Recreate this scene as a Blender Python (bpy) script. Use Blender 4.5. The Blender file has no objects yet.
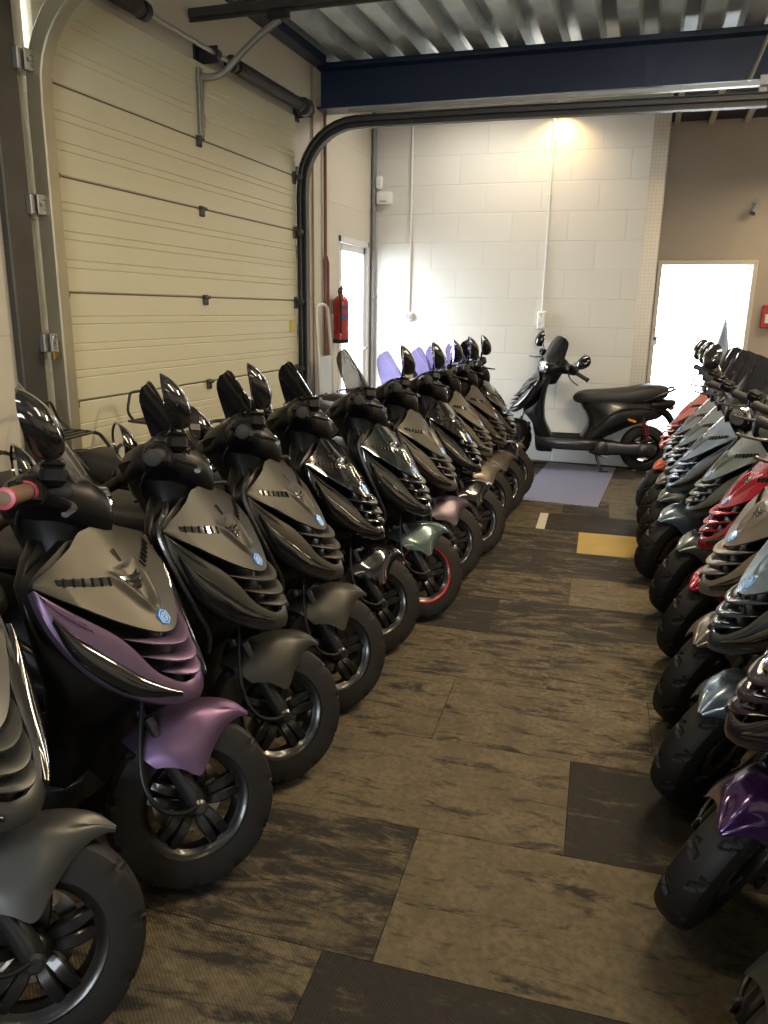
import bpy, math, random
from mathutils import Vector, Matrix
random.seed(7)
C = bpy.context.scene.collection
R = math.radians
PI = math.pi

# ------------------------------------------------------------------ mesh helpers
def spl(pts, n=8, closed=False):
    """Catmull-Rom through points of any dimension, n samples per span."""
    P = [tuple(float(c) for c in p) for p in pts]
    m = len(P); out = []
    rng = range(m if closed else m - 1)
    for i in rng:
        if closed:
            p0, p1, p2, p3 = P[(i-1) % m], P[i], P[(i+1) % m], P[(i+2) % m]
        else:
            p1, p2 = P[i], P[i+1]
            p0 = P[i-1] if i > 0 else tuple(2*a-b for a, b in zip(p1, p2))
            p3 = P[i+2] if i + 2 < m else tuple(2*b-a for a, b in zip(p1, p2))
        for k in range(n):
            t = k / n
            out.append(tuple(0.5*((2*b) + (c-a)*t + (2*a-5*b+4*c-d)*t*t + (3*b-a-3*c+d)*t**3)
                             for a, b, c, d in zip(p0, p1, p2, p3)))
    if not closed: out.append(P[-1])
    return out

def lerp_tab(tab, x):
    """Piecewise linear table [(x, v...)] sorted by x."""
    if x <= tab[0][0]: return tab[0][1:] if len(tab[0]) > 2 else tab[0][1]
    for a, b in zip(tab, tab[1:]):
        if x <= b[0]:
            t = (x-a[0])/(b[0]-a[0])
            v = tuple(p+(q-p)*t for p, q in zip(a[1:], b[1:]))
            return v if len(v) > 1 else v[0]
    return tab[-1][1:] if len(tab[-1]) > 2 else tab[-1][1]

def smooth_tab(tab, n=6):
    return sorted(spl(tab, n))

def resample(pts, n):
    """n points at equal arc length along a polyline."""
    P = [Vector(p) for p in pts]
    L = [0.0]
    for a, b in zip(P, P[1:]): L.append(L[-1] + (b-a).length)
    out = []; j = 0
    for k in range(n):
        s = L[-1]*k/(n-1)
        while j < len(P)-2 and L[j+1] < s: j += 1
        d = L[j+1]-L[j]
        out.append(tuple(P[j].lerp(P[j+1], (s-L[j])/d if d > 1e-9 else 0)))
    return out

class MB:
    def __init__(self):
        self.v = []; self.f = []; self.mi = []; self.cur = 0
    def mat(self, i): self.cur = i; return self
    def face(self, *ids): self.f.append(tuple(ids)); self.mi.append(self.cur)
    def vert(self, p): self.v.append(tuple(p)); return len(self.v)-1
    def grid(self, rows, cu=False, cv=False, flip=False):
        """rows: list of equally long lists of points."""
        n, m = len(rows), len(rows[0]); b = len(self.v)
        for r in rows: self.v.extend(tuple(p) for p in r)
        for i in range(n if cu else n-1):
            for j in range(m if cv else m-1):
                q = (b+i*m+j, b+i*m+(j+1) % m, b+((i+1) % n)*m+(j+1) % m, b+((i+1) % n)*m+j)
                self.face(*(q[::-1] if flip else q))
        return b
    def loft(self, rings, caps=True):
        b = self.grid(rings, cv=True); m = len(rings[0]); n = len(rings)
        if caps:
            self.face(*[b+j for j in range(m)][::-1])
            self.face(*[b+(n-1)*m+j for j in range(m)])
        return self
    def shell(self, rows, thick, normals=None):
        """a sheet given a real thickness: rows is the outer skin, the inner lies behind along the normals."""
        n, m = len(rows), len(rows[0])
        Rw = [[Vector(p) for p in r] for r in rows]
        inner = []
        for i in range(n):
            row = []
            for j in range(m):
                du = Rw[min(i+1, n-1)][j]-Rw[max(i-1, 0)][j]
                dv = Rw[i][min(j+1, m-1)]-Rw[i][max(j-1, 0)]
                if du.length < 1e-7:
                    jj = min(max(j, 1), m-2); du = Rw[min(i+1, n-1)][jj]-Rw[max(i-1, 0)][jj]
                if dv.length < 1e-7:
                    ii = min(max(i, 1), n-2); dv = Rw[ii][min(j+1, m-1)]-Rw[ii][max(j-1, 0)]
                nn = du.cross(dv)
                nn = nn.normalized() if nn.length > 1e-12 else Vector((1, 0, 0))
                if normals: nn = Vector(normals(Rw[i][j]))
                row.append(Rw[i][j]-nn*thick)
            inner.append(row)
        a = self.grid(rows); c = self.grid(inner, flip=True)
        for i in range(n-1):
            self.face(a+i*m, a+(i+1)*m, c+(i+1)*m, c+i*m)
            k = m-1
            self.face(a+(i+1)*m+k, a+i*m+k, c+i*m+k, c+(i+1)*m+k)
        for j in range(m-1):
            self.face(a+j+1, a+j, c+j, c+j+1)
            k = (n-1)*m
            self.face(a+k+j, a+k+j+1, c+k+j+1, c+k+j)
        return self
    def tube(self, pts, r, n=8, caps=True, sy=1.0):
        P = [Vector(p) for p in pts]; m = len(P)
        rad = r if isinstance(r, (list, tuple)) else [r]*m
        if len(rad) != m:
            rad = [lerp_tab([(i/(len(rad)-1), q) for i, q in enumerate(rad)], k/(m-1)) for k in range(m)]
        T = [(P[min(i+1, m-1)]-P[max(i-1, 0)]).normalized() for i in range(m)]
        a = Vector((0, 0, 1)) if abs(T[0].z) < .9 else Vector((1, 0, 0))
        u = T[0].cross(a).normalized(); rings = []
        for i in range(m):
            u = (u-T[i]*u.dot(T[i])).normalized(); w = T[i].cross(u)
            rings.append([P[i]+(u*math.cos(2*PI*k/n)+w*math.sin(2*PI*k/n)*sy)*rad[i] for k in range(n)])
        return self.loft(rings, caps)
    def lathe(self, prof, o=(0, 0, 0), axis=(0, 0, 1), n=24, closed=False, fn=None):
        """prof: (radius, height) along the axis."""
        ax = Vector(axis).normalized(); a = Vector((1, 0, 0)) if abs(ax.x) < .9 else Vector((0, 0, 1))
        u = (a-ax*a.dot(ax)).normalized(); w = ax.cross(u); o = Vector(o)
        rows = []
        for (r, h) in prof:
            row = []
            for k in range(n):
                t = 2*PI*k/n
                rr = fn(r, h, t) if fn else r
                row.append(o+ax*h+(u*math.cos(t)+w*math.sin(t))*rr)
            rows.append(row)
        b = self.grid(rows, cu=closed, cv=True)
        if not closed:
            if prof[0][0] > 1e-6: self.face(*[b+j for j in range(n)][::-1])
            if prof[-1][0] > 1e-6: self.face(*[b+(len(prof)-1)*n+j for j in range(n)])
        return self
    def box(self, c, s, bev=0.0, M=None):
        """box of full size s centred at c, edges bevelled, optionally turned by M about c."""
        hx, hy, hz = s[0]/2, s[1]/2, s[2]/2; b = min(bev, hx*.98, hy*.98, hz*.98); c = Vector(c)
        def tr(p):
            p = Vector(p)
            if M is not None: p = M @ p
            return c+p
        if b <= 0:
            i = len(self.v)
            for x in (-hx, hx):
                for y in (-hy, hy):
                    for z in (-hz, hz): self.v.append(tuple(tr((x, y, z))))
            for q in ((0, 1, 3, 2), (4, 6, 7, 5), (0, 4, 5, 1), (2, 3, 7, 6), (0, 2, 6, 4), (1, 5, 7, 3)):
                self.face(*[i+k for k in q])
            return self
        def ring(z, dx):
            x, y = hx-dx, hy-dx
            return [tr(p) for p in ((-x+b, -y, z), (x-b, -y, z), (x, -y+b, z), (x, y-b, z), (x-b, y, z), (-x+b, y, z), (-x, y-b, z), (-x, -y+b, z))]
        return self.loft([ring(-hz, b*.9), ring(-hz+b, 0), ring(hz-b, 0), ring(hz, b*.9)])
    def ell(self, c, r, n=16, m=10, M=None):
        c = Vector(c); rows = []
        for i in range(m+1):
            a = -PI/2+PI*i/m; row = []
            for k in range(n):
                t = 2*PI*k/n
                p = Vector((r[0]*math.cos(a)*math.cos(t), r[1]*math.cos(a)*math.sin(t), r[2]*math.sin(a)))
                row.append(c+(M @ p if M is not None else p))
            rows.append(row)
        self.grid(rows, cv=True); return self
    def prism(self, poly, z0, z1, fr=None):
        """polygon (a,b) extruded; fr maps (a,b,h) to a point."""
        fr = fr or (lambda a, b, h: (a, b, h))
        i = len(self.v); n = len(poly)
        self.v += [tuple(fr(a, b, z0)) for a, b in poly]+[tuple(fr(a, b, z1)) for a, b in poly]
        self.face(*[i+k for k in range(n)][::-1]); self.face(*[i+n+k for k in range(n)])
        for k in range(n): self.face(i+k, i+(k+1) % n, i+n+(k+1) % n, i+n+k)
        return self
    def build(self, name, mats, parent=None, ang=38, weld=True):
        me = bpy.data.meshes.new(name)
        me.from_pydata(self.v, [], self.f)
        for m in (mats if isinstance(mats, (list, tuple)) else [mats]): me.materials.append(m)
        me.polygons.foreach_set('material_index', self.mi)
        import bmesh
        bm = bmesh.new(); bm.from_mesh(me)
        if weld: bmesh.ops.remove_doubles(bm, verts=bm.verts, dist=1e-5)
        bmesh.ops.dissolve_degenerate(bm, edges=bm.edges, dist=1e-7)
        bmesh.ops.recalc_face_normals(bm, faces=bm.faces)
        bm.to_mesh(me); bm.free()
        me.polygons.foreach_set('use_smooth', [True]*len(me.polygons))
        me.set_sharp_from_angle(angle=R(ang))
        me.update()
        o = bpy.data.objects.new(name, me); C.objects.link(o)
        if parent: o.parent = parent
        return o

def sring(cx, cy, cz, a, b, plane, n=24, e=2.5, top=1.0):
    """super-ellipse ring; plane 'yz' (a along y, b along z), 'xy' (a along x, b along y) or 'xz'."""
    out = []
    for k in range(n):
        t = 2*PI*k/n; c, s = math.cos(t), math.sin(t)
        p = a*math.copysign(abs(c)**(2/e), c); q = b*math.copysign(abs(s)**(2/e), s)
        if plane == 'yz': out.append((cx, cy+p, cz+q))
        elif plane == 'xy': out.append((cx+p, cy+q, cz))
        else: out.append((cx+p, cy, cz+q))
    return out

def empty(name, loc=(0, 0, 0), rz=0):
    o = bpy.data.objects.new(name, None); C.objects.link(o)
    o.location = loc; o.rotation_euler = (0, 0, rz); o.empty_display_size = .1
    return o
def tag(o, label, cat, group=None):
    o['label'] = label; o['category'] = cat
    if group: o['group'] = group
    return o
def struct(o, label=None):
    o['kind'] = 'structure'
    if label: o['label'] = label
    return o

# ------------------------------------------------------------------ materials
def new_mat(name):
    m = bpy.data.materials.new(name); m.use_nodes = True
    nt = m.node_tree; bs = nt.nodes['Principled BSDF']
    return m, nt, bs
def N(nt, t, **kw):
    n = nt.nodes.new(t)
    for k, v in kw.items(): setattr(n, k, v)
    return n
def plain(name, col, rough=.5, metal=0.0, coat=0.0, spec=.5, bump=0.0, bscale=300, var=0.0, edge=None, crough=.03):
    m, nt, bs = new_mat(name); L = nt.links
    bs.inputs['Base Color'].default_value = (*col, 1)
    bs.inputs['Roughness'].default_value = rough
    bs.inputs['Metallic'].default_value = metal
    bs.inputs['Coat Weight'].default_value = coat
    bs.inputs['Coat Roughness'].default_value = crough
    bs.inputs['Specular IOR Level'].default_value = spec
    if edge: bs.inputs['Specular Tint'].default_value = (*edge, 1)
    tc = N(nt, 'ShaderNodeTexCoord')
    nz = N(nt, 'ShaderNodeTexNoise'); nz.inputs['Scale'].default_value = bscale; nz.inputs['Detail'].default_value = 3
    L.new(tc.outputs['Object'], nz.inputs['Vector'])
    if bump > 0:
        b = N(nt, 'ShaderNodeBump'); b.inputs['Strength'].default_value = bump; b.inputs['Distance'].default_value = .001
        L.new(nz.outputs['Fac'], b.inputs['Height']); L.new(b.outputs['Normal'], bs.inputs['Normal'])
    n2 = N(nt, 'ShaderNodeTexNoise'); n2.inputs['Scale'].default_value = 7; n2.inputs['Detail'].default_value = 5
    L.new(tc.outputs['Object'], n2.inputs['Vector'])
    mr = N(nt, 'ShaderNodeMapRange'); mr.inputs['To Min'].default_value = max(0, rough-.04-var*.3); mr.inputs['To Max'].default_value = min(1, rough+.04+var*.3)
    L.new(n2.outputs['Fac'], mr.inputs['Value']); L.new(mr.outputs['Result'], bs.inputs['Roughness'])
    if var > 0:
        mx = N(nt, 'ShaderNodeMix', data_type='RGBA')
        mx.inputs['A'].default_value = (*[c*(1-var) for c in col], 1); mx.inputs['B'].default_value = (*[min(1, c*(1+var)) for c in col], 1)
        L.new(n2.outputs['Fac'], mx.inputs['Factor']); L.new(mx.outputs['Result'], bs.inputs['Base Color'])
    return m
def see_through(name, col, amount=.8, rough=.03, ior=1.45):
    """thin sheet: coloured transmission with a clear glossy face."""
    m, nt, bs = new_mat(name); L = nt.links; nt.nodes.remove(bs)
    out = nt.nodes['Material Output']
    tr = N(nt, 'ShaderNodeBsdfTransparent'); tr.inputs['Color'].default_value = (*col, 1)
    gl = N(nt, 'ShaderNodeBsdfGlossy'); gl.inputs['Roughness'].default_value = rough; gl.inputs['Color'].default_value = (.9, .9, .9, 1)
    df = N(nt, 'ShaderNodeBsdfDiffuse'); df.inputs['Color'].default_value = (*[c*.5 for c in col], 1)
    fr = N(nt, 'ShaderNodeFresnel'); fr.inputs['IOR'].default_value = ior
    m1 = N(nt, 'ShaderNodeMixShader'); m1.inputs['Fac'].default_value = 1-amount
    L.new(tr.outputs[0], m1.inputs[1]); L.new(df.outputs[0], m1.inputs[2])
    m2 = N(nt, 'ShaderNodeMixShader')
    ge = N(nt, 'ShaderNodeNewGeometry'); iv = N(nt, 'ShaderNodeMath', operation='SUBTRACT'); iv.inputs[0].default_value = 1
    L.new(ge.outputs['Backfacing'], iv.inputs[1]); ml = N(nt, 'ShaderNodeMath', operation='MULTIPLY'); L.new(fr.outputs[0], ml.inputs[0]); L.new(iv.outputs[0], ml.inputs[1])
    L.new(ml.outputs[0], m2.inputs['Fac']); L.new(m1.outputs[0], m2.inputs[1]); L.new(gl.outputs[0], m2.inputs[2])
    L.new(m2.outputs[0], out.inputs['Surface'])
    return m
CAMROT = [[0.94895, -0.094602, -0.300905], [0.315046, 0.237478, 0.918885], [0.01547, 0.966775, -0.255159]]
SKY = 26.0
EXPO = 0.0
# ------------------------------------------------------------------ scooter materials
M = {}
M['plastic'] = plain('black_plastic', (.0045, .0045, .005), .38, spec=.28, bump=.15, bscale=900)
M['rubber'] = plain('tyre_rubber', (.010, .009, .008), .62, spec=.3, bump=.3, bscale=500, var=.25)
M['rim'] = plain('black_wheel_paint', (.006, .006, .006), .30, coat=.3, spec=.4)
M['metal'] = plain('brushed_steel', (.42, .42, .43), .3, metal=1)
M['disc'] = plain('brake_disc_steel', (.45, .40, .34), .3, metal=1)
M['chrome'] = plain('chrome', (.75, .75, .76), .08, metal=1)
M['darkmetal'] = plain('dark_engine_metal', (.06, .06, .065), .4, metal=.8, var=.3)
M['fork'] = plain('black_fork_enamel', (.012, .012, .014), .3, coat=.5)
M['seat'] = plain('black_seat_vinyl', (.022, .021, .021), .5, bump=.5, bscale=600)
M['lens'] = plain('smoked_lens', (.006, .006, .007), .09, coat=1.0, crough=.02)
M['glossblack'] = plain('gloss_black_trim', (.008, .008, .008), .12, coat=1.0)
M['badge'] = plain('blue_badge_enamel', (.03, .17, .50), .25, coat=.8)
M['emblem'] = plain('pale_badge_line', (.42, .60, .82), .3)
M['mirror'] = plain('mirror_silver', (.85, .85, .84), .02, metal=1)
M['grip'] = plain('grip_rubber', (.016, .016, .016), .7, bump=.6, bscale=500)
M['gripbrown'] = plain('brown_grip_rubber', (.16, .10, .06), .55, bump=.6, bscale=500)
M['gripred'] = plain('red_grip_ring', (.45, .03, .06), .35)
M['dialface'] = plain('dial_face', (.06, .06, .065), .3, coat=1.0)
M['dialmark'] = plain('dial_markings', (.55, .55, .55), .4)
M['redlens'] = plain('red_tail_lens', (.30, .01, .01), .1, coat=1)
M['orange'] = plain('orange_reflector', (.85, .30, .02), .2, coat=.8)
M['redpaint'] = plain('red_rim_tape', (.60, .03, .03), .35)
M['redspring'] = plain('dull_red_spring', (.20, .02, .02), .45)
M['gold'] = plain('gold_caliper', (.45, .34, .16), .35, metal=.8)
M['screen_dark'] = plain('dark_tinted_screen', (.010, .010, .013), .10, coat=.6)
M['screen_purple'] = see_through('purple_tinted_screen', (.66, .62, .90), .80)
M['screen_pale'] = see_through('pale_smoke_screen', (.30, .275, .24), .40, .08)
M['screen_clear'] = see_through('clear_screen', (.60, .60, .61), .80, .04)
m, nt, bs = new_mat('headlight_glass'); bs.inputs['Base Color'].default_value = (.9, .92, .95, 1)
bs.inputs['Roughness'].default_value = .05; bs.inputs['Coat Weight'].default_value = 1; M['headglass'] = m
_tc = N(nt, 'ShaderNodeTexCoord'); _w = N(nt, 'ShaderNodeTexWave'); _w.inputs['Scale'].default_value = 30
nt.links.new(_tc.outputs['Object'], _w.inputs['Vector'])
_b = N(nt, 'ShaderNodeBump'); _b.inputs['Strength'].default_value = .3; _b.inputs['Distance'].default_value = .002
nt.links.new(_w.outputs['Fac'], _b.inputs['Height']); nt.links.new(_b.outputs['Normal'], bs.inputs['Normal'])
bs.inputs['Metallic'].default_value = .6; bs.inputs['Base Color'].default_value = (.35, .36, .38, 1)

# ------------------------------------------------------------------ scooter (x forward, y to its left, z up, origin on the floor between the wheels)
XC = smooth_tab([(.49, .612), (.52, .603), (.60, .562), (.68, .512), (.78, .443), (.87, .374), (.90, .352)])
KC = smooth_tab([(.49, .17), (.52, .155), (.60, .115), (.70, .082), (.82, .060), (.90, .055)])
WC = smooth_tab([(.488, .012), (.50, .055), (.53, .105), (.57, .152), (.64, .192), (.72, .212), (.80, .212), (.835, .185), (.865, .12), (.885, .065)])
def S0(y, z):
    return Vector((lerp_tab(XC, z)-lerp_tab(KC, z)*(abs(y)/.2)**1.7, y, z))
def Sn(y, z):
    e = .004
    a = S0(y+e, z)-S0(y-e, z); b = S0(y, z+e)-S0(y, z-e)
    return a.cross(b).normalized()
def S(y, z, off=0.0):
    return S0(y, z)+Sn(y, z)*off

def patch(top, bot, nu, nv, off, thick, bulge=0.0, fn=None):
    """panel on the shield between two curves of (y,z)."""
    T, B = resample([(*p, 0) for p in top], nu), resample([(*p, 0) for p in bot], nu)
    rows = []
    for j in range(nv):
        v = j/(nv-1); row = []
        for i in range(nu):
            y = T[i][0]+(B[i][0]-T[i][0])*v; z = T[i][1]+(B[i][1]-T[i][1])*v
            o = off+bulge*4*v*(1-v)
            if fn: o += fn(y, z, i/(nu-1), v)
            row.append(S(y, z, o))
        rows.append(row)
    mb = MB(); mb.shell(rows, thick, lambda p: Sn(p.y, min(max(p.z, .49), .9)))
    return mb
mir = lambda c: [(-y, z) for y, z in c]

STEER_A = Vector((.57, 0, .207)); RAKE = R(26)
STEER_U = Vector((-math.sin(RAKE), 0, math.cos(RAKE)))
def steer_matrix(a):
    return Matrix.Translation(STEER_A) @ Matrix.Rotation(a, 4, STEER_U) @ Matrix.Translation(-STEER_A)

TEMPL = []      # dicts: obj, role, steer, opt, kids
def part(mb, name, role, steer=False, opt=None, ang=38, mats=None):
    o = mb.build(name, mats or M.get(role, M['plastic']), None, ang)
    d = dict(o=o, role=role, steer=steer, opt=opt, kids=[])
    TEMPL.append(d); return d
def sub(d, mb, name, role, opt=None, ang=38):
    o = mb.build(name, M.get(role, M['plastic']), None, ang)
    d['kids'].append(dict(o=o, role=role, opt=opt))

def build_templates():
    # ---- shield skin and the leg shield behind it
    rows = []
    zs = [.488, .50, .515, .53, .55, .57, .60, .64, .68, .72, .76, .80, .82, .835, .85, .865, .885]
    for z in zs:
        w = lerp_tab(WC, z)
        rows.append([S(w*t, z, -.024) for t in [k/8-1 for k in range(17)]])
    mb = MB(); mb.shell(rows, .022, lambda p: (1, 0, 0))
    part(mb, 'front_shield', 'plastic')
    rings = []
    tab = [(.155, .20, .355, .12), (.22, .205, .365, .135), (.30, .215, .375, .15), (.40, .27, .40, .165), (.455, .29, .45, .175), (.50, .295, .49, .175),
           (.56, .298, .488, .172), (.64, .295, .452, .188), (.72, .285, .405, .195), (.80, .262, .35, .19), (.845, .245, .315, .14), (.875, .235, .30, .09)]
    for z, xr, xf, w in tab:
        ring = []
        for k in range(28):
            t = 2*PI*k/28; c, s = math.cos(t), math.sin(t)
            y = w*math.copysign(abs(s)**.75, s)
            if c >= 0: x = xf-.10*(abs(y)/w)**2*(1 if z > .45 else .3)-(1-abs(c)**.6)*.02
            else: x = xr+.045*(1-abs(c)**.7)
            if c >= 0: x = max(x, xr+.05)
            ring.append((x, y, z))
        rings.append(ring)
    part(MB().loft(rings), 'leg_shield', 'plastic')
    # ---- hood panel with its raised centre blade
    def hood_fn(y, z, u, v):
        yr = max(.004, (z-.675)*.42)
        r = .010*math.exp(-((abs(y)-yr)/.011)**2)*min(1, (z-.69)/.03, (.80-z)/.03) if .69 < z < .80 else 0
        s = .010*math.exp(-((abs(y)-yr)/.012)**2)*max(0, 1-abs(z-.80)/.06) if z >= .80 else 0
        dip = -.006*max(0, 1-abs(y)/max(yr, .004)) if .70 < z < .80 else 0
        lip = .020*v**2.2*min(1, (.215-abs(y))/.06)
        return r+dip+lip
    topc = [(-.200, .822), (-.15, .842), (-.09, .866), (-.062, .882), (-.045, .889), (0, .892), (.045, .889), (.062, .882), (.09, .866), (.15, .842), (.200, .822)]
    botc = spl([(-.208, .812), (-.165, .764), (-.115, .715), (-.072, .680), (-.034, .656), (0, .647), (.034, .656), (.072, .680), (.115, .715), (.165, .764), (.208, .812)], 6)
    part(patch(topc, botc, 121, 44, .007, .008, .003, hood_fn), 'hood_panel', 'body')
    for s in (1, -1):
        t = [(s*.165, .815), (s*.13, .806), (s*.09, .797), (s*.05, .788)]
        b = [(s*.168, .803), (s*.13, .789), (s*.09, .779), (s*.05, .770)]
        mb = patch(t, b, 14, 3, .0150, .008)
        d = part(mb, 'vent_slot', 'glossblack')
        fins = MB()
        for k in range(6):
            y = s*(.06+.018*k); z = .781+.0048*k
            a, c2 = S(y, z+.008, .0165), S(y+s*.007, z-.008, .0165)
            fins.tube([a, c2], .0028, 6)
        sub(d, fins, 'vent_fin', 'plastic')
    t = [(-.042, .785), (-.02, .779), (0, .777), (.02, .779), (.042, .785)]
    b = [(-.034, .757), (-.017, .749), (0, .746), (.017, .749), (.034, .757)]
    d = part(patch(t, b, 13, 4, .0135, .010), 'vent_slot', 'glossblack')
    sl = MB()
    for k in (0, 1):
        z0 = .772-.011*k
        sl.tube([S(y, z0-.006*(1-(y/.034)**2), .0150) for y in (-.033, -.02, 0, .02, .033)], .0028, 6)
    sub(d, sl, 'vent_fin', 'plastic')
    part(patch([(-.006, .835), (.006, .835)], [(-.004, .808), (.004, .808)], 5, 4, .0125, .006), 'key_cap', 'glossblack')
    # ---- U-shaped surround with the two lamps
    I = spl([(.209, .806), (.181, .766), (.148, .724), (.116, .684), (.094, .640), (.074, .586), (.034, .546), (0, .538)], 6)
    O = spl([(.213, .806), (.219, .765), (.217, .71), (.200, .645), (.168, .583), (.118, .532), (.060, .500), (0, .489)], 6)
    full = lambda c: c+mir(c)[::-1][1:]
    def fr_fn(y, z, u, v): return .012*(1-(2*v-.7)**2*.55)-.010*(v > .93)
    part(patch(full(I), full(O), 65, 14, .001, .012, 0, fr_fn), 'shield_surround', 'body_side')
    for s in (1, -1):
        a = spl([(s*.205, .752), (s*.176, .694), (s*.140, .638), (s*.100, .582), (s*.048, .533)], 6)
        b = spl([(s*.209, .740), (s*.201, .668), (s*.172, .606), (s*.124, .550), (s*.048, .518)], 6)
        part(patch(a, b, 28, 11, .0135, .014, .010), 'turn_signal', 'lens')
        a = spl([(s*.207, .796), (s*.184, .756), (s*.158, .720)], 6)
        b = spl([(s*.205, .780), (s*.178, .736), (s*.150, .698)], 6)
        part(patch(a, b, 12, 3, .0130, .008), 'air_slot', 'glossblack')
        mb = MB(); mb.tube([S(s*y, z, .0135) for y, z in spl([(.202, .782), (.180, .744), (.155, .707)], 4)], [.002, .0055, .0045, .002], 7)
        part(mb, 'slot_fin', 'body_side')
    # ---- three crescent louvres in the mouth
    for zt, ze, ye, dp in ((.622, .672, .104, .040), (.586, .626, .084, .037), (.556, .582, .060, .032)):
        rows = []
        for j, (o, dz) in enumerate([(-.016, .022), (.004, .020), (dp*.55, .013), (dp*.88, .004), (dp, -.006), (dp*.92, -.009), (dp*.5, .002), (.000, .010), (-.016, .012)]):
            row = []
            for i in range(25):
                u = i/12-1; y = ye*u; g = max(.06, 1-abs(u)**2.2)
                zz = zt+(ze-zt)*abs(u)**1.5+dz*g
                row.append(S(y, zz, o*g if o > 0 else o))
            rows.append(row)
        mb = MB(); mb.grid(rows, cu=True)
        part(mb, 'louver', 'body_side')
    # ---- badge
    n = Sn(0, .676); o = S(0, .676, .0215); ux = Vector((0, 1, 0)); uy = n.cross(ux).normalized()
    fr = lambda a, b, h: o+ux*a+uy*b+n*h
    hexa = [(.021*math.cos(PI/6+k*PI/3), .023*math.sin(PI/6+k*PI/3)) for k in range(6)]
    d = part(MB().prism(hexa, -.012, .004, fr), 'badge', 'badge', ang=20)
    em = MB()
    em.tube([fr(*[c*.80 for c in hexa[k % 6]], .0042) for k in range(7)], .0012, 5)
    for s in (1, -1):
        em.tube([fr(s*a, s*b, .0042) for a, b in ((-.008, -.010), (-.008, .006), (0, .010), (.008, .005), (.008, -.001), (0, -.004), (-.004, -.002))], .0014, 5)
    sub(d, em, 'emblem', 'emblem')
    # ---- shield edge guard (round bar), only on some
    for s in (1, -1):
        P = spl([(.33, s*.135, .872), (.355, s*.19, .862), (.352, s*.222, .82), (.375, s*.228, .76), (.41, s*.223, .68), (.44, s*.205, .60), (.462, s*.185, .53), (.455, s*.18, .47)], 6)
        part(MB().tube(P, .0085, 9), 'edge_guard', 'fork', opt='guard')
    # ---- footboard
    rings = []
    for x, z0, z1, w in ((.365, .24, .318, .12), (.33, .205, .312, .15), (.26, .185, .30, .168), (.15, .178, .295, .172), (0, .176, .295, .172), (-.1, .176, .295, .168), (-.18, .18, .295, .15), (-.21, .20, .28, .13)):
        rings.append(sring(x, 0, (z0+z1)/2, w, (z1-z0)/2, 'yz', 28, 4.5))
    d = part(MB().loft(rings), 'footboard', 'body_low')
    mb = MB()
    for k in range(7): mb.box((.09, -.12+.04*k, .2965), (.30, .018, .006), .002)
    sub(d, mb, 'footboard_mat', 'rubber')
    # ---- rear body
    rings = []
    for z, xf, xr, w in ((.262, -.045, -.20, .12), (.30, -.035, -.27, .148), (.345, -.06, -.35, .160), (.40, -.085, -.455, .170), (.45, -.088, -.60, .178), (.48, -.08, -.695, .180), (.52, -.06, -.745, .178), (.56, -.03, -.765, .170), (.60, -.012, -.76, .155), (.63, -.01, -.745, .14), (.65, -.03, -.72, .12)):
        ring = []
        for k in range(36):
            t = 2*PI*k/36; c, s = math.cos(t), math.sin(t)
            u = (1-c)/2
            x = xf+(xr-xf)*u
            ww = w*(.62+.38*math.sin(PI*min(1, u*1.25+.12)))*(1-.35*max(0, u-.6)/.4)
            ring.append((x, ww*math.copysign(abs(s)**.7, s), z))
        rings.append(ring)
    d = part(MB().loft(rings), 'rear_body', 'body_low')
    # crease and reflector on both sides
    for s in (1, -1):
        mb = MB(); mb.box((-.46, s*.172, .475), (.075, .012, .022), .004, Matrix.Rotation(R(-14), 3, 'Y'))
        part(mb, 'side_reflector', 'orange')
        P = [(-.10, s*.135, .36), (-.18, s*.165, .43), (-.28, s*.178, .52), (-.40, s*.180, .575), (-.56, s*.165, .585), (-.70, s*.13, .57)]
        part(MB().tube(spl(P, 5), [.004, .010, .012, .010, .008, .003], 8), 'side_crease', 'body_low')
    # ---- seat
    rings = []
    for x, z0, z1, w in ((.052, .628, .650, .045), (.04, .612, .672, .075), (.01, .600, .695, .10), (-.05, .592, .712, .118), (-.15, .588, .722, .132), (-.30, .588, .735, .142), (-.42, .598, .752, .142), (-.50, .612, .772, .138), (-.60, .630, .786, .126), (-.69, .650, .785, .105), (-.74, .670, .772, .075), (-.757, .69, .75, .04)):
        rings.append(sring(x, 0, (z0+z1)/2, w, (z1-z0)/2, 'yz', 28, 3.2))
    d = part(MB().loft(rings), 'seat', 'seat')
    P = spl([(.045, 0, .640), (.0, .098, .640), (-.15, .131, .640), (-.42, .141, .652), (-.6, .125, .680), (-.72, .085, .705), (-.757, 0, .715)], 5)
    sub(d, MB().tube(P, .003, 6).tube([(x, -y, z) for x, y, z in P], .003, 6), 'seat_seam', 'plastic')
    # ---- tail
    rings = [sring(x, 0, z, w, h, 'yz', 24, 3) for x, z, w, h in ((-.62, .60, .12, .05), (-.72, .61, .105, .05), (-.79, .622, .085, .04), (-.825, .63, .05, .022))]
    part(MB().loft(rings), 'tail_cover', 'plastic')
    part(MB().ell((-.795, 0, .585), (.03, .07, .026), 18, 10), 'tail_light', 'redlens')
    mb = MB(); mb.tube(spl([(-.68, 0, .56), (-.76, 0, .53), (-.82, 0, .45), (-.86, 0, .37), (-.875, 0, .33)], 4), [.075, .075, .065, .055, .05], 12, sy=.45)
    d = part(mb, 'rear_fender', 'plastic')
    sub(d, MB().box((-.885, 0, .40), (.010, .125, .155), .004, Matrix.Rotation(R(-14), 3, 'Y')), 'plate_holder', 'glossblack')
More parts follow.
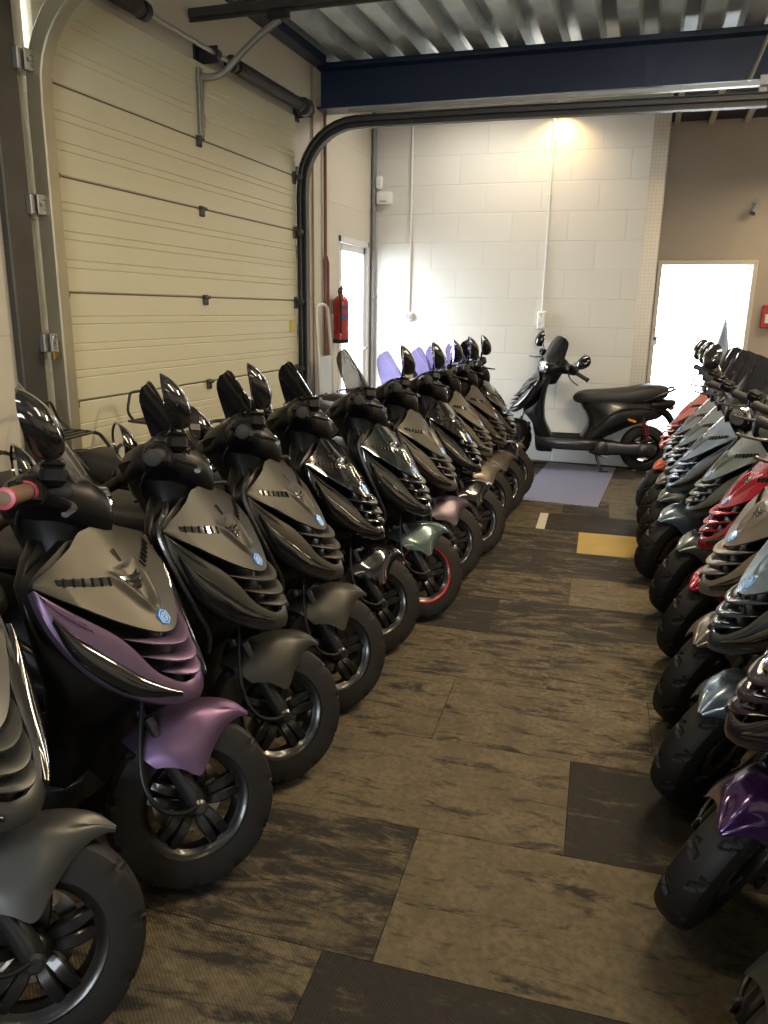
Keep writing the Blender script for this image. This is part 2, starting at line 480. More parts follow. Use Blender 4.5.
    mb = MB(); mb.tube(spl([(-.55, .12, .64), (-.68, .135, .70), (-.78, .11, .745), (-.82, 0, .755), (-.78, -.11, .745), (-.68, -.135, .70), (-.55, -.12, .64)], 5), .011, 9)
    part(mb, 'grab_rail', 'fork')
    mb = MB()
    for s in (1, -1):
        mb.tube(spl([(-.60, s*.10, .66), (-.72, s*.125, .80), (-.77, s*.125, .83), (-.90, s*.115, .835)], 5), .008, 8)
        mb.tube(spl([(-.88, s*.115, .835), (-.925, s*.10, .88), (-.935, s*.07, .95)], 5), .007, 8)
    mb.tube(spl([(-.935, .07, .95), (-.936, .05, .968), (-.936, -.05, .968), (-.935, -.07, .95)], 3), .007, 8)
    for x in (-.76, -.81, -.86, -.91): mb.tube([(x, -.12, .835), (x, .12, .835)], .006, 8)
    part(mb, 'luggage_rack', 'fork', opt='rack')
    # ---- engine, exhaust, shock absorber, stand
    rings = [sring(x, y, z, a, b, 'yz', 20, 3.2) for x, y, z, a, b in ((-.12, .075, .21, .05, .05), (-.18, .085, .215, .065, .075), (-.32, .095, .215, .05, .065), (-.45, .10, .212, .045, .055), (-.58, .10, .21, .045, .07), (-.66, .10, .21, .04, .065), (-.69, .10, .21, .025, .04))]
    mb = MB().loft(rings)
    mb.lathe([(0, .0), (.06, .0), (.06, .03), (.045, .04), (0, .04)], (-.22, .135, .22), (0, 1, 0), 20)
    mb.lathe([(0, .0), (.055, .0), (.055, .03), (.04, .04), (0, .04)], (-.58, .13, .21), (0, 1, 0), 20)
    mb.box((-.20, 0, .22), (.16, .16, .11), .03)
    part(mb, 'engine', 'darkmetal')
    mb = MB().tube(spl([(-.18, -.06, .17), (-.28, -.10, .12), (-.40, -.12, .15)], 5), .016, 10)
    mb.tube(spl([(-.38, -.12, .15), (-.44, -.125, .17), (-.60, -.135, .215), (-.74, -.14, .255), (-.80, -.14, .27)], 5), [.02, .048, .056, .054, .03], 16)
    d = part(mb, 'exhaust', 'darkmetal')
    sub(d, MB().tube([(-.50, -.158, .20), (-.66, -.168, .245)], [.045, .045], 14, sy=.75), 'heat_shield', 'plastic')
    mb = MB(); A, B = Vector((-.62, .085, .26)), Vector((-.56, .085, .50))
    mb.tube([A, B], .012, 10)
    pts = []
    for k in range(97):
        t = k/96; c = A.lerp(B, .15+.7*t); a = 2*PI*7*t
        pts.append(c+Vector((.028*math.cos(a), .028*math.sin(a), 0)))
    mb2 = MB().tube(pts, .005, 6)
    d = part(mb, 'shock_absorber', 'darkmetal'); sub(d, mb2, 'coil_spring', 'redspring')
    mb = MB()
    mb.tube(spl([(-.17, .10, .19), (-.20, .14, .10), (-.22, .165, .035), (-.25, .17, .02)], 4), .011, 8)
    mb.box((-.255, .17, .013), (.08, .04, .012), .003)
    mb.tube([(-.19, .12, .15), (-.28, .135, .12)], .006, 6)
    part(mb, 'side_stand', 'fork')
    # ---- wheels
    def wheel(cx, cz, r, name, steer, front):
        ty = []
        hw = r*.245
        for k in range(25):
            t = k/24; a = PI*(t-.5)
            yy = hw*math.sin(a)*(1 if abs(math.sin(a)) < .99 else .98); rr = r-.020*(abs(math.sin(a))**2.6)-.055*max(0, abs(t-.5)*2-.62)/.38
            ty.append((rr, yy))
        ty = [(r*.64, -hw*.72)]+ty+[(r*.64, hw*.72), (r*.62, 0)]
        def groove(q, h, t):
            u = abs(h)/hw
            if q < r-.03 or u > .93: return q
            ph = (t*11/(2*PI)+u*.42+(.5 if h > 0 else 0)) % 1
            g = 1 if (ph < .18 and u > .14) else 0
            ph2 = (t*11/(2*PI)+.5-u*.30+(.5 if h > 0 else 0)) % 1
            if ph2 < .10 and .45 < u < .9: g = 1
            return q-.0065*g
        rim = MB()
        rim.lathe([(r*.655, -hw*.80), (r*.655, -hw*.70), (r*.60, -hw*.62), (r*.565, -hw*.5), (r*.55, 0), (r*.565, hw*.5), (r*.60, hw*.62), (r*.655, hw*.70), (r*.655, hw*.80),
                   (r*.615, hw*.78), (r*.575, hw*.62), (r*.535, hw*.5), (r*.52, 0), (r*.535, -hw*.5), (r*.575, -hw*.62), (r*.615, -hw*.78)], (cx, 0, cz), (0, 1, 0), 56, closed=True)
        rim.lathe([(0, -.046), (.018, -.046), (.026, -.042), (.034, -.03), (.036, 0), (.034, .03), (.026, .042), (.018, .046), (0, .046)], (cx, 0, cz), (0, 1, 0), 24)
        for k in range(5):
            for q in (1, -1):
                a0 = 2*PI*k/5+.3+q*.30; a1 = 2*PI*k/5+.3+q*.16; am = 2*PI*k/5+.3+q*.25
                P = [Vector((cx+rr*math.cos(a), yy, cz+rr*math.sin(a))) for rr, a, yy in ((.026, a0, -.006), (.055, am, -.018), (.085, a1+q*.02, -.02), (r*.55, a1, -.012))]
                Q = spl(P, 4); rings = []
                for i, p in enumerate(Q):
                    T = (Q[min(i+1, len(Q)-1)] if i+1 < len(Q) else Q[i]); T = Vector(Q[min(i+1, len(Q)-1)])-Vector(Q[max(i-1, 0)]); T.normalize()
                    w = Vector((0, 1, 0)).cross(T).normalized(); hh = Vector((0, 1, 0)); f = .0105+.003*math.sin(PI*i/(len(Q)-1))
                    p = Vector(p)
                    rings.append([p+w*f+hh*.012, p+w*f*.72+hh*.016, p-w*f*.72+hh*.016, p-w*f+hh*.012, p-w*f-hh*.012, p-w*f*.72-hh*.016, p+w*f*.72-hh*.016, p+w*f-hh*.012])
                rim.loft(rings)
            a = 2*PI*k/5+.3
            P = [Vector((cx+rr*math.cos(a), yy, cz+rr*math.sin(a))) for rr, yy in ((.075, 0), (r*.54, 0))]
            rim.tube(P, [.006, .010], 6)
        d = part(rim, name, 'rim', steer)
        sub(d, MB().lathe(ty, (cx, 0, cz), (0, 1, 0), 308, closed=True, fn=groove), 'tyre', 'rubber', ang=32)
        nut = MB().lathe([(0, -.062), (.009, -.062), (.0095, -.05), (.009, -.044), (0, -.044)], (cx, 0, cz), (0, 1, 0), 6)
        nut.lathe([(0, .044), (.009, .044), (.0095, .05), (.009, .062), (0, .062)], (cx, 0, cz), (0, 1, 0), 6)
        sub(d, nut, 'axle_nut', 'metal')
        if front:
            sub(d, MB().lathe([(.052, .040), (.088, .040), (.088, .044), (.052, .044)], (cx, 0, cz), (0, 1, 0), 40, closed=True), 'brake_disc', 'disc')
            st = MB()
            for s in (1, -1):
                st.lathe([(r*.61, s*hw*.78), (r*.655, s*hw*.80), (r*.655, s*hw*.86), (r*.61, s*hw*.84)], (cx, 0, cz), (0, 1, 0), 56, closed=True)
            sub(d, st, 'rim_stripe', 'redpaint', opt='stripe')
    wheel(.60, .207, .207, 'front_wheel', True, True)
    wheel(-.60, .211, .211, 'rear_wheel', False, False)
    # ---- fork
    for s in (1, -1):
        a = Vector((.600, s*.062, .207)); mb = MB()
        b = a+STEER_U*.09+Vector((-.008, 0, 0)); c = a+STEER_U*.245+Vector((-.010, 0, 0))
        mb.tube(spl([a+Vector((0, 0, -.012)), a+STEER_U*.03, b, a+STEER_U*.150+Vector((-.010, 0, 0))], 3), [.022, .024, .021, .021], 12)
        mb.tube([a+STEER_U*.14+Vector((-.010, 0, 0)), c], .013, 12)
        mb.lathe([(0, 0), (.017, 0), (.019, s*.006), (.012, s*.012), (0, s*.012)], a+Vector((0, s*.018, 0)), (0, 1, 0), 14)
        part(mb, 'fork_leg', 'fork', True)
    mb = MB().box((.545, .066, .262), (.045, .036, .075), .012, Matrix.Rotation(R(-35), 3, 'Y'))
    mb.lathe([(0, 0), (.012, 0), (.012, .008), (0, .008)], (.55, .084, .275), (0, 1, 0), 12)
    part(mb, 'brake_caliper', 'gold', True)
    P = spl([(.60, -.085, .215), (.555, -.10, .205), (.50, -.108, .225), (.465, -.10, .29), (.462, -.08, .38), (.47, -.06, .46), (.46, -.04, .52)], 6)
    part(MB().tube(P, .006, 8), 'speedometer_cable', 'plastic', True)
    # ---- front fender
    prof = spl([(58, .228, .006, .004), (63, .232, .020, .014), (69, .238, .036, .036), (76, .240, .054, .066), (84, .240, .074, .100), (93, .240, .090, .134), (103, .240, .098, .155), (114, .241, .100, .152), (126, .243, .096, .118), (140, .243, .085, .08)], 4)
    rows = []
    for a, rr, w, dep in prof:
        a = R(a); er = Vector((math.cos(a), 0, math.sin(a))); row = []
        hs = [(w, -dep), (w*.93, -dep*.62), (w*.74, -dep*.30), (w*.56, -.016*min(1, dep/.04)), (w*.26, -.003*min(1, dep/.04))]
        sec = spl([(-y, h) for y, h in hs]+[(0, .003)]+hs[::-1], 3)
        for y, h in sec: row.append(Vector((.60, 0, .207))+er*(rr+h)+Vector((0, y, 0)))
        rows.append(row)
    part(MB().shell(rows, .004), 'front_fender', 'fender', True, ang=60)
    # ---- steering column cover and handlebar
    rings = []
    for t, rx, ry in ((-.02, .075, .080), (.04, .080, .086), (.09, .085, .096), (.13, .095, .11), (.16, .10, .115)):
        c = Vector((.278+.12*max(0, t), 0, .80))+STEER_U*t
        rings.append(sring(c.x, 0, c.z, rx, ry, 'xy', 24, 2.4))
    part(MB().loft(rings), 'column_cover', 'plastic', True)
    rings = []
    for x, z, hw, hh in ((.140, .938, .055, .022), (.150, .940, .092, .040), (.175, .942, .120, .056), (.215, .942, .132, .066), (.275, .938, .130, .070), (.325, .926, .114, .068), (.360, .912, .086, .058), (.380, .902, .06, .044)):
        rings.append(sring(x, 0, z, hw, hh, 'yz', 28, 2.6))
    mb = MB().loft(rings)
    for s in (1, -1):
        mb.loft([[(x+px, s*y, z+pz) for px, _, pz in sring(0, 0, 0, a, b, 'xz', 20, 2.6)] for x, y, z, a, b in ((.235, .09, .940, .070, .054), (.218, .14, .942, .058, .046), (.200, .180, .943, .048, .040), (.190, .21, .940, .034, .032))])
    part(mb, 'handlebar_cover', 'plastic', True)
    for s in (1, -1):
        mb = MB().box((.188, s*.21, .938), (.056, .05, .060), .012)
        mb.box((.160, s*.21, .950), (.022, .035, .018), .004)
        mb.box((.236, s*.195, .975), (.055, .060, .044), .010); mb.box((.236, s*.195, .999), (.048, .052, .008), .003)
        part(mb, 'switch_block', 'plastic', True)
    # dash
    n = Vector((-.66, 0, .75)).normalized(); o = Vector((.205, 0, 1.000)); ux = Vector((0, 1, 0)); uy = ux.cross(n)*-1
    fr = lambda a, b, h: o+ux*a+uy*b+n*h
    ringp = lambda a, b, h, e=2.0: [fr(p[0], p[1], h) for p in sring(0, 0, 0, a, b, 'xy', 32, e)]
    mb = MB(); mb.loft([ringp(.118, .070, -.055, 2.4), ringp(.114, .068, -.02, 2.4), ringp(.104, .062, .004), ringp(.094, .054, .008, 1.8), ringp(.084, .044, .003, 1.6), ringp(.082, .042, .0, 1.6)])
    d = part(mb, 'dashboard', 'plastic', True)
    sub(d, MB().loft([ringp(.080, .040, -.002, 1.6), ringp(.080, .040, .003, 1.6)]), 'dash_panel', 'glossblack')
    dc = .018
    sub(d, MB().loft([[fr(p[0]+dc, p[1], h) for p in sring(0, 0, 0, a, a, 'xy', 28, 2)] for a, h in ((.036, .001), (.036, .008), (.033, .011))]), 'dial', 'dialface')
    mk = MB()
    mk.tube([fr(dc+.0335*math.cos(t), .0335*math.sin(t), .0112) for t in [2*PI*k/32 for k in range(33)]], .0014, 5)
    for k in range(11):
        t = R(-40+26*k); mk.tube([fr(dc+.024*math.cos(t), .024*math.sin(t), .0112), fr(dc+.029*math.cos(t), .029*math.sin(t), .0112)], .0009, 4)
    mk.tube([fr(dc, 0, .0114), fr(dc-.018, -.014, .0114)], .001, 4)
    sub(d, mk, 'dial_markings', 'dialmark')
    mb = MB().box(fr(0, -.075, -.012), (.014, .09, .016), .004, Matrix.Rotation(R(-40), 3, 'Y'))
    sub(d, mb, 'dash_strip', 'lens')
    mb = MB().lathe([(.008, 0), (.016, 0), (.016, .008), (.012, .012), (0, .012)], (.208, -.03, .87), (-.9, 0, .44), 16)
    part(mb, 'ignition_lock', 'metal', True)
    # brake hoses looping from the bar down to the column
    for s in (1, -1):
        P = spl([(.215, s*.175, .965), (.18, s*.12, .915), (.175, s*.06, .875), (.20, s*.02, .83), (.24, 0, .79)], 5)
        part(MB().tube(P, .0045, 7), 'brake_hose', 'fork', True)
    # headlight
    ax = Vector((.93, 0, -.10)).normalized()
    d = part(MB().lathe([(.070, -.03), (.073, .0), (.067, .012), (.058, .014), (.056, .004)], (.362, 0, .908), ax, 32), 'headlight', 'chrome', True)
    sub(d, MB().lathe([(0, .022), (.02, .0215), (.04, .018), (.058, .009), (.058, -.01), (0, -.01)], (.362, 0, .908), ax, 32), 'headlight_lens', 'headglass')
    # grips, levers
    for s in (1, -1):
        gm = MB(); a, b = Vector((.186, s*.222, .938)), Vector((.140, s*.345, .909)); dv = (b-a).normalized()
        rr = [(.014, 0)]
        for k in range(12): rr += [(.0185, .004+.0105*k), (.0170, .010+.0105*k)]
        rr += [(.021, .131), (.021, .137), (.012, .141)]
        gm.lathe(rr, a, dv, 18)
        d = part(gm, 'grip', 'grip', True)
        for pr in ([(.019, .0), (.0235, .001), (.0235, .010), (.019, .011)], [(.014, .127), (.0215, .128), (.0215, .139), (.014, .140)]): sub(d, MB().lathe(pr, a, dv, 18, closed=True), 'grip_ring', 'gripred', opt='redgrip')
        P = spl([(.240, s*.20, .930), (.266, s*.25, .912), (.268, s*.30, .897), (.252, s*.345, .882), (.246, s*.357, .879)], 5)
        part(MB().tube(P, [.009, .008, .007, .006, .008], 8, sy=.7), 'brake_lever', 'darkmetal', True)
        # mirrors
        P = spl([(.225, s*.185, .985), (.225, s*.205, 1.010), (.215, s*.24, 1.035)], 5)
        mb = MB().tube(P, [.009, .0065, .008], 8)
        Mx = Matrix.Rotation(R(20 if s < 0 else 4)*s, 3, 'Z') @ Matrix.Rotation(R(-8), 3, 'Y') @ Matrix.Rotation(R(s*48), 3, 'X')
        cc = Vector((.196, s*.305, 1.068))
        sh = lambda p, q, a: (p*math.cos(a)*(1-.12*math.sin(a)), q*math.sin(a)*(1+.14*math.cos(a)*s))
        rows = []
        for i in range(11):
            t = i/10; xx = -.014+.062*t; q = math.sqrt(max(0, 1-t**2.0))
            row = []
            for k in range(26):
                y, z = sh(.074*q, .056*q, 2*PI*k/26)
                row.append(cc+Mx @ Vector((xx, y-s*.030*t, z-.018*t)))
            rows.append(row)
        mb.grid(rows, cv=True)
        ring = [cc+Mx @ Vector((-.014, *sh(.068, .050, 2*PI*k/26))) for k in range(26)]
        inn = [p+Mx @ Vector((.006, 0, 0)) for p in ring]
        mb.grid([rows[0], ring, inn], cv=True)
        d = part(mb, 'mirror', 'glossblack', True, opt='lmirror' if s > 0 else 'rmirror', ang=50)
        gl = MB(); gl.prism([sh(.0675, .0495, 2*PI*k/26) for k in range(26)], -.0105, -.006, lambda p, q, h: cc+Mx @ Vector((h, p, q)))
        sub(d, gl, 'mirror_glass', 'mirror')
    # fly screen
    def screen(name, opt, H, back, w0, role):
        rows = []
        for i in range(17):
            v = i/16
            hw = lerp_tab(smooth_tab([(0, w0*.72), (.12, w0*.95), (.35, w0), (.65, w0*.90), (.86, w0*.74), (.95, w0*.56), (1, w0*.30)]), v)
            row = []
            for j in range(13):
                u = j/6-1; y = hw*u
                x = .372-back*v+.010*math.sin(PI*v)-.050*(y/.1)**2*(1-.45*v)
                row.append((x, y, .930+H*v))
            rows.append(row)
        d = part(MB().shell(rows, .004), 'windscreen', role, True, opt=opt, ang=60)
        br = MB()
        for s in (1, -1):
            br.tube([(.315, s*.055, .960), (.352-.2*back, s*.055, .930+H*.24)], .005, 7)
            br.lathe([(0, -.004), (.008, -.004), (.008, .006), (0, .006)], (.350-.2*back, s*.055, .930+H*.24), (1, 0, 0), 10)
        sub(d, br, 'screen_bracket', 'fork')
    screen('windscreen', 'screen', .252, .170, .124, 'screen')
    screen('windscreen', 'tallscreen', .285, .200, .118, 'screen')

def settle_front():
    for d in TEMPL:
        if d['o'].name.split('.')[0] in ('front_wheel', 'fork_leg', 'brake_caliper', 'speedometer_cable'):
            for q in [d]+d['kids']:
                q['o'].data.transform(Matrix.Translation((-.022, 0, 0)))
def add_scooter(loc, heading, steer, paints, label, opts=(), screen='screen_dark', group=None, grip='grip'):
    t = empty('scooter', loc, heading)
    tag(t, label, 'scooter', group)
    sm = steer_matrix(steer)
    def mk(d, parent):
        if d['opt'] and d['opt'] not in opts: return None
        o = d['o'].copy(); C.objects.link(o); o.parent = parent
        mat = None
        if d['role'] in paints: mat = paints[d['role']]
        elif d['role'] == 'screen': mat = M[screen]
        elif d['role'] == 'grip': mat = M[grip]
        if mat:
            o.material_slots[0].link = 'OBJECT'; o.material_slots[0].material = mat
        return o
    for d in TEMPL:
        o = mk(d, t)
        if not o: continue
        if d['steer']: o.matrix_local = sm
        for k in d['kids']: mk(k, o)
    return t
# ------------------------------------------------------------------ paints
def paint(name, col, rough, metal=.35, coat=0.0, edge=None, var=.06, crough=.04, spec=.5):
    return plain(name, col, rough, metal=metal, coat=coat, edge=edge, var=var, crough=crough, spec=spec)
P_low = plain('satin_black_panel', (.014, .014, .015), .32, coat=.25)
def pt(body, fender=None, side=None): return {'body': body, 'fender': fender or body, 'body_side': side or body, 'body_low': P_low}
matte_olive = paint('matte_olive_black', (.026, .0245, .020), .42, .15, spec=.3)
matte_brown = paint('matte_brown_black', (.031, .0275, .022), .44, .15, spec=.3)
satin_grey = paint('satin_slate_grey', (.055, .056, .054), .38, .5)
flip = paint('flip_angle_tone_hood', (.052, .050, .038), .40, .4, edge=(.8, .72, .75))  # hood, side and fender share one paint; its angle-dependent shift is coloured per panel
flip_s = paint('flip_angle_tone_side', (.135, .095, .145), .36, .6, edge=(.75, .35, .95))
flip_g = paint('grey_purple_flip', (.085, .074, .080), .40, .7, edge=(.75, .35, .95))
flip_f = paint('flip_angle_tone_fender', (.125, .082, .145), .38, .7, edge=(.75, .35, .95))
gloss_black = paint('gloss_black_paint', (.006, .006, .007), .12, 0, 1.0)
teal_black = paint('gloss_teal_black', (.012, .017, .018), .15, .2, 1.0)
teal_grey = paint('metallic_teal_grey', (.07, .10, .10), .25, .6, .8)
grey_olive = paint('matte_grey_olive', (.066, .061, .049), .42, .4)
khaki = paint('satin_khaki_grey', (.13, .115, .09), .38, .6)
umber = paint('satin_umber', (.060, .047, .039), .42, .4)
plum = paint('gloss_plum_black', (.022, .014, .020), .18, .3, 1.0)
violet = paint('metallic_violet', (.055, .020, .10), .22, .6, 1.0)
blue_silver = paint('pale_blue_silver', (.22, .29, .38), .28, .7, .6)
navy_black = paint('blue_black_metallic', (.05, .065, .085), .22, .6, .8)
taupe = paint('metallic_taupe', (.24, .21, .185), .32, .7, .3)
red = paint('metallic_red', (.30, .012, .03), .22, .4, .9)
graphite = paint('metallic_graphite', (.14, .16, .165), .32, .7, .4)
steel_blue = paint('metallic_steel_blue', (.15, .20, .27), .32, .7, .4)
slate = paint('metallic_slate', (.13, .15, .155), .36, .7, .3)
ash = paint('metallic_ash_grey', (.15, .155, .155), .38, .7, .3)
coral = paint('satin_coral_red', (.42, .085, .055), .35, .3, .4)
dark_teal = paint('satin_dark_teal', (.030, .042, .045), .40, .4, .2)

build_templates(); settle_front()
LROW = 'scooters parked in the row along the garage door'
RROW = 'scooters parked in the row along the right side'
def row(axle, head, steer):
    h = R(head); x, y = axle
    return (x-.6*math.cos(h), y-.6*math.sin(h), 0), h, R(steer)
# front axle on the floor, heading, steering
LEFT = [
 ((-0.975, 0.94), 2, 46, pt(satin_grey), 'satin grey scooter nearest the camera on the left, cut by the picture edge', ('screen', 'lmirror'), 'screen_dark', 'grip'),
 ((-0.937, 1.432), 4, 46.7, pt(flip, flip_f, flip_s), 'purple and olive colour-flip scooter with brown red-ringed grips in the left row', ('tallscreen', 'rack', 'redgrip', 'lmirror', 'rmirror'), 'screen_clear', 'gripbrown'),
 ((-0.93, 1.889), 5.5, 47, pt(matte_olive), 'matt olive-black scooter with black edge bars, next behind the purple one', ('screen', 'guard', 'lmirror', 'rmirror'), 'screen_dark', 'grip'),
 ((-0.93, 2.342), 6, 46.7, pt(matte_brown), 'matt brown-black scooter with a blue badge between the olive-black and the first gloss black scooter', ('screen', 'guard', 'rack', 'lmirror', 'rmirror'), 'screen_dark', 'grip'),
 ((-0.943, 2.835), 4, 45.4, pt(gloss_black), 'gloss black scooter in front of the red-rimmed one in the left row', ('screen', 'rack', 'lmirror'), 'screen_dark', 'grip'),
 ((-0.862, 3.26), -2, 45.7, pt(teal_black, teal_grey), 'teal-black scooter with a red stripe round its front rim and a grey-teal fender', ('tallscreen', 'guard', 'stripe', 'rack'), 'screen_pale', 'grip'),
 ((-0.869, 3.796), -2, 46.6, pt(grey_olive, flip_g), 'grey-olive scooter with purple-tinted fender behind the red-rimmed one', ('screen', 'rmirror'), 'screen_purple', 'grip'),
 ((-0.835, 4.275), -4, 46, pt(gloss_black), 'gloss black scooter with purple screen, third after the red-rimmed one', ('screen', 'rmirror'), 'screen_purple', 'grip'),
 ((-0.874, 4.832), 0, 46.4, pt(khaki), 'khaki-grey scooter with purple screen near the far end of the left row', ('screen', 'lmirror', 'rmirror'), 'screen_purple', 'grip'),
 ((-0.859, 5.272), -1.5, 46, pt(umber), 'dark brown scooter beyond the khaki-grey one, by the doormat', ('screen', 'rmirror'), 'screen_purple', 'grip'),
 ((-0.86, 5.72), -2, 46, pt(gloss_black), 'black scooter at the far end of the left row, mostly hidden behind the brown one', ('screen', 'rmirror'), 'screen_dark', 'grip'),
]
RIGHT = [
 ((0.30, 1.17), 190, 46, pt(blue_silver, dark_teal), 'dark teal-fendered scooter nearest the camera on the right, only its fender showing', ('screen', 'lmirror'), 'screen_dark', 'grip'),
 ((0.265, 1.675), 190.6, 47.8, pt(plum, violet), 'plum-black scooter with violet fender in the right row', ('screen',), 'screen_dark', 'grip'),
 ((0.262, 2.165), 191.5, 44.6, pt(blue_silver, blue_silver, navy_black), 'blue-black scooter with pale blue fender in the right row, hood coloured pale blue for reflected daylight', ('screen',), 'screen_dark', 'grip'),  # pale hood colour stands for daylight reflected in the blue-black paint
 ((0.266, 2.63), 193, 45.9, pt(taupe), 'taupe-silver scooter next to the red one in the right row', ('screen', 'lmirror'), 'screen_dark', 'grip'),
 ((0.29, 3.17), 189, 45.8, pt(red), 'bright red scooter in the right row', ('screen',), 'screen_dark', 'grip'),
 ((0.262, 3.68), 189, 45.4, pt(graphite), 'graphite grey scooter just behind the red one in the right row', ('screen', 'lmirror'), 'screen_dark', 'grip'),
 ((0.19, 4.178), 188.5, 45.5, pt(steel_blue), 'steel blue scooter, second behind the red one', ('screen',), 'screen_dark', 'grip'),
 ((0.191, 4.643), 189.3, 45.6, pt(slate), 'slate grey scooter between the steel blue and the ash grey ones', ('screen', 'lmirror', 'rmirror'), 'screen_dark', 'grip'),
 ((0.189, 5.112), 188.2, 45.6, pt(ash), 'ash grey scooter beside the coral red one at the far end of the right row', ('screen', 'rmirror'), 'screen_dark', 'grip'),
 ((0.177, 5.6), 187, 45.5, pt(coral), 'coral red scooter at the far end of the right row', ('screen', 'rmirror', 'lmirror'), 'screen_dark', 'grip'),
]
for rw, g in ((LEFT, LROW), (RIGHT, RROW)):
    for axle, head, steer, paints, label, opts, scr, grip in rw:
        add_scooter(*row(axle, head, steer), paints, label, opts, scr, g, grip)
add_scooter(*row((-1.116, 7.13), 186.4, 43.4), pt(gloss_black if False else paint('satin_black_paint', (.012, .012, .014), .28, .1, .4)),
            'black scooter standing sideways by the far white wall on the doormat', ('screen', 'lmirror', 'rmirror'), 'screen_dark', None, 'grip')
for d in TEMPL:
    for k in d['kids']: bpy.data.objects.remove(k['o'])
    bpy.data.objects.remove(d['o'])
# ------------------------------------------------------------------ setting
XL, YB, ZC, XR, YF, Y2 = -2.60, 7.42, 3.24, 2.75, -2.4, 9.2

def block_wall_mat(name, col, bw=.50, bh=.25, depth=.5, rot=(0, 0, 0), rough=.6, var=.04):
    m, nt, bs = new_mat(name); L = nt.links
    tc = N(nt, 'ShaderNodeTexCoord'); mp = N(nt, 'ShaderNodeMapping'); mp.inputs['Rotation'].default_value = rot
    L.new(tc.outputs['Object'], mp.inputs['Vector'])
    br = N(nt, 'ShaderNodeTexBrick'); br.inputs['Scale'].default_value = 1; br.inputs['Brick Width'].default_value = bw; br.inputs['Row Height'].default_value = bh
    br.inputs['Mortar Size'].default_value = .006; br.inputs['Mortar Smooth'].default_value = .6
    br.inputs['Color1'].default_value = (*col, 1); br.inputs['Color2'].default_value = (*[c*(1-var) for c in col], 1); br.inputs['Mortar'].default_value = (*[c*.93 for c in col], 1)
    L.new(mp.outputs['Vector'], br.inputs['Vector']); L.new(br.outputs['Color'], bs.inputs['Base Color'])
    nz = N(nt, 'ShaderNodeTexNoise'); nz.inputs['Scale'].default_value = 60; L.new(tc.outputs['Object'], nz.inputs['Vector'])
    mi = N(nt, 'ShaderNodeMath', operation='MULTIPLY'); mi.inputs[1].default_value = .25; L.new(nz.outputs['Fac'], mi.inputs[0])
    sb = N(nt, 'ShaderNodeMath', operation='SUBTRACT'); L.new(mi.outputs[0], sb.inputs[0]); L.new(br.outputs['Fac'], sb.inputs[1])
    b = N(nt, 'ShaderNodeBump'); b.inputs['Strength'].default_value = depth; b.inputs['Distance'].default_value = .006
    L.new(sb.outputs[0], b.inputs['Height']); L.new(b.outputs['Normal'], bs.inputs['Normal'])
    bs.inputs['Roughness'].default_value = rough
    return m
W_back = block_wall_mat('painted_block_white', (.66, .645, .60), rot=(R(-90), 0, 0))
W_left = block_wall_mat('painted_block_cream', (.60, .56, .47), rot=(R(-90), R(0), R(-90)), depth=.3)
W_plain = plain('painted_plaster_cream', (.60, .55, .46), .7, bump=.2, bscale=120, var=.05)
W_far = plain('painted_plaster_taupe', (.44, .38, .31), .7, bump=.2, bscale=120, var=.05)
M_white = plain('white_plastic', (.75, .75, .72), .35)
M_frame = plain('white_door_frame', (.70, .70, .70), .4)
M_framec = plain('cream_door_frame', (.60, .56, .48), .45)
M_galv = plain('galvanised_steel', (.42, .41, .38), .42, metal=.85, var=.2)
M_deck = plain('galvanised_deck', (.72, .79, .86), .36, metal=.4, var=.3)
M_trackd = plain('weathered_track_steel', (.09, .085, .08), .5, metal=.7, var=.3)
M_tracky = plain('yellowed_track_steel', (.42, .38, .27), .45, metal=.6, var=.15)
M_navy = plain('navy_beam_paint', (.006, .018, .055), .45, coat=.2, var=.15)
M_dark = plain('dark_ceiling_paint', (.010, .012, .030), .6)
M_joist = plain('cream_joist', (.42, .40, .33), .6)
M_door = plain('cream_door_skin', (.64, .61, .45), .38, bump=.25, bscale=180, var=.03)
M_doorg = plain('dark_joint_seal', (.08, .075, .06), .6)
M_glass = see_through('clear_pane', (.97, .98, .98), .98, .02, 1.3)
M_red = plain('red_enamel', (.42, .018, .015), .28, coat=.5)
M_pipe = plain('brown_pipe_paint', (.16, .06, .04), .4, coat=.2)
M_black = plain('black_matte', (.012, .012, .013), .55)
M_paper = plain('white_paper', (.8, .8, .78), .7)
M_blue = plain('blue_label', (.05, .10, .28), .5)
M_brass = plain('brass', (.55, .38, .12), .3, metal=1)
M_grey = plain('grey_plastic', (.32, .32, .32), .45)

# carpet planks -----------------------------------------------------
m, nt, bs = new_mat('carpet_plank'); L = nt.links
tc = N(nt, 'ShaderNodeTexCoord'); at = N(nt, 'ShaderNodeVertexColor', layer_name='tile')
sp = N(nt, 'ShaderNodeSeparateColor'); L.new(at.outputs['Color'], sp.inputs['Color'])
off = N(nt, 'ShaderNodeVectorMath', operation='ADD'); L.new(tc.outputs['Object'], off.inputs[0])
cb = N(nt, 'ShaderNodeCombineXYZ'); mu = N(nt, 'ShaderNodeMath', operation='MULTIPLY'); mu.inputs[1].default_value = 37
L.new(sp.outputs['Blue'], mu.inputs[0]); L.new(mu.outputs[0], cb.inputs['Z']); L.new(cb.outputs[0], off.inputs[1])
mp = N(nt, 'ShaderNodeMapping'); mp.inputs['Scale'].default_value = (3.6, 13, 1); L.new(off.outputs[0], mp.inputs['Vector'])
n1 = N(nt, 'ShaderNodeTexNoise'); n1.inputs['Scale'].default_value = 1.35; n1.inputs['Detail'].default_value = 9; n1.inputs['Roughness'].default_value = .75; n1.inputs['Distortion'].default_value = .6
L.new(mp.outputs[0], n1.inputs['Vector'])
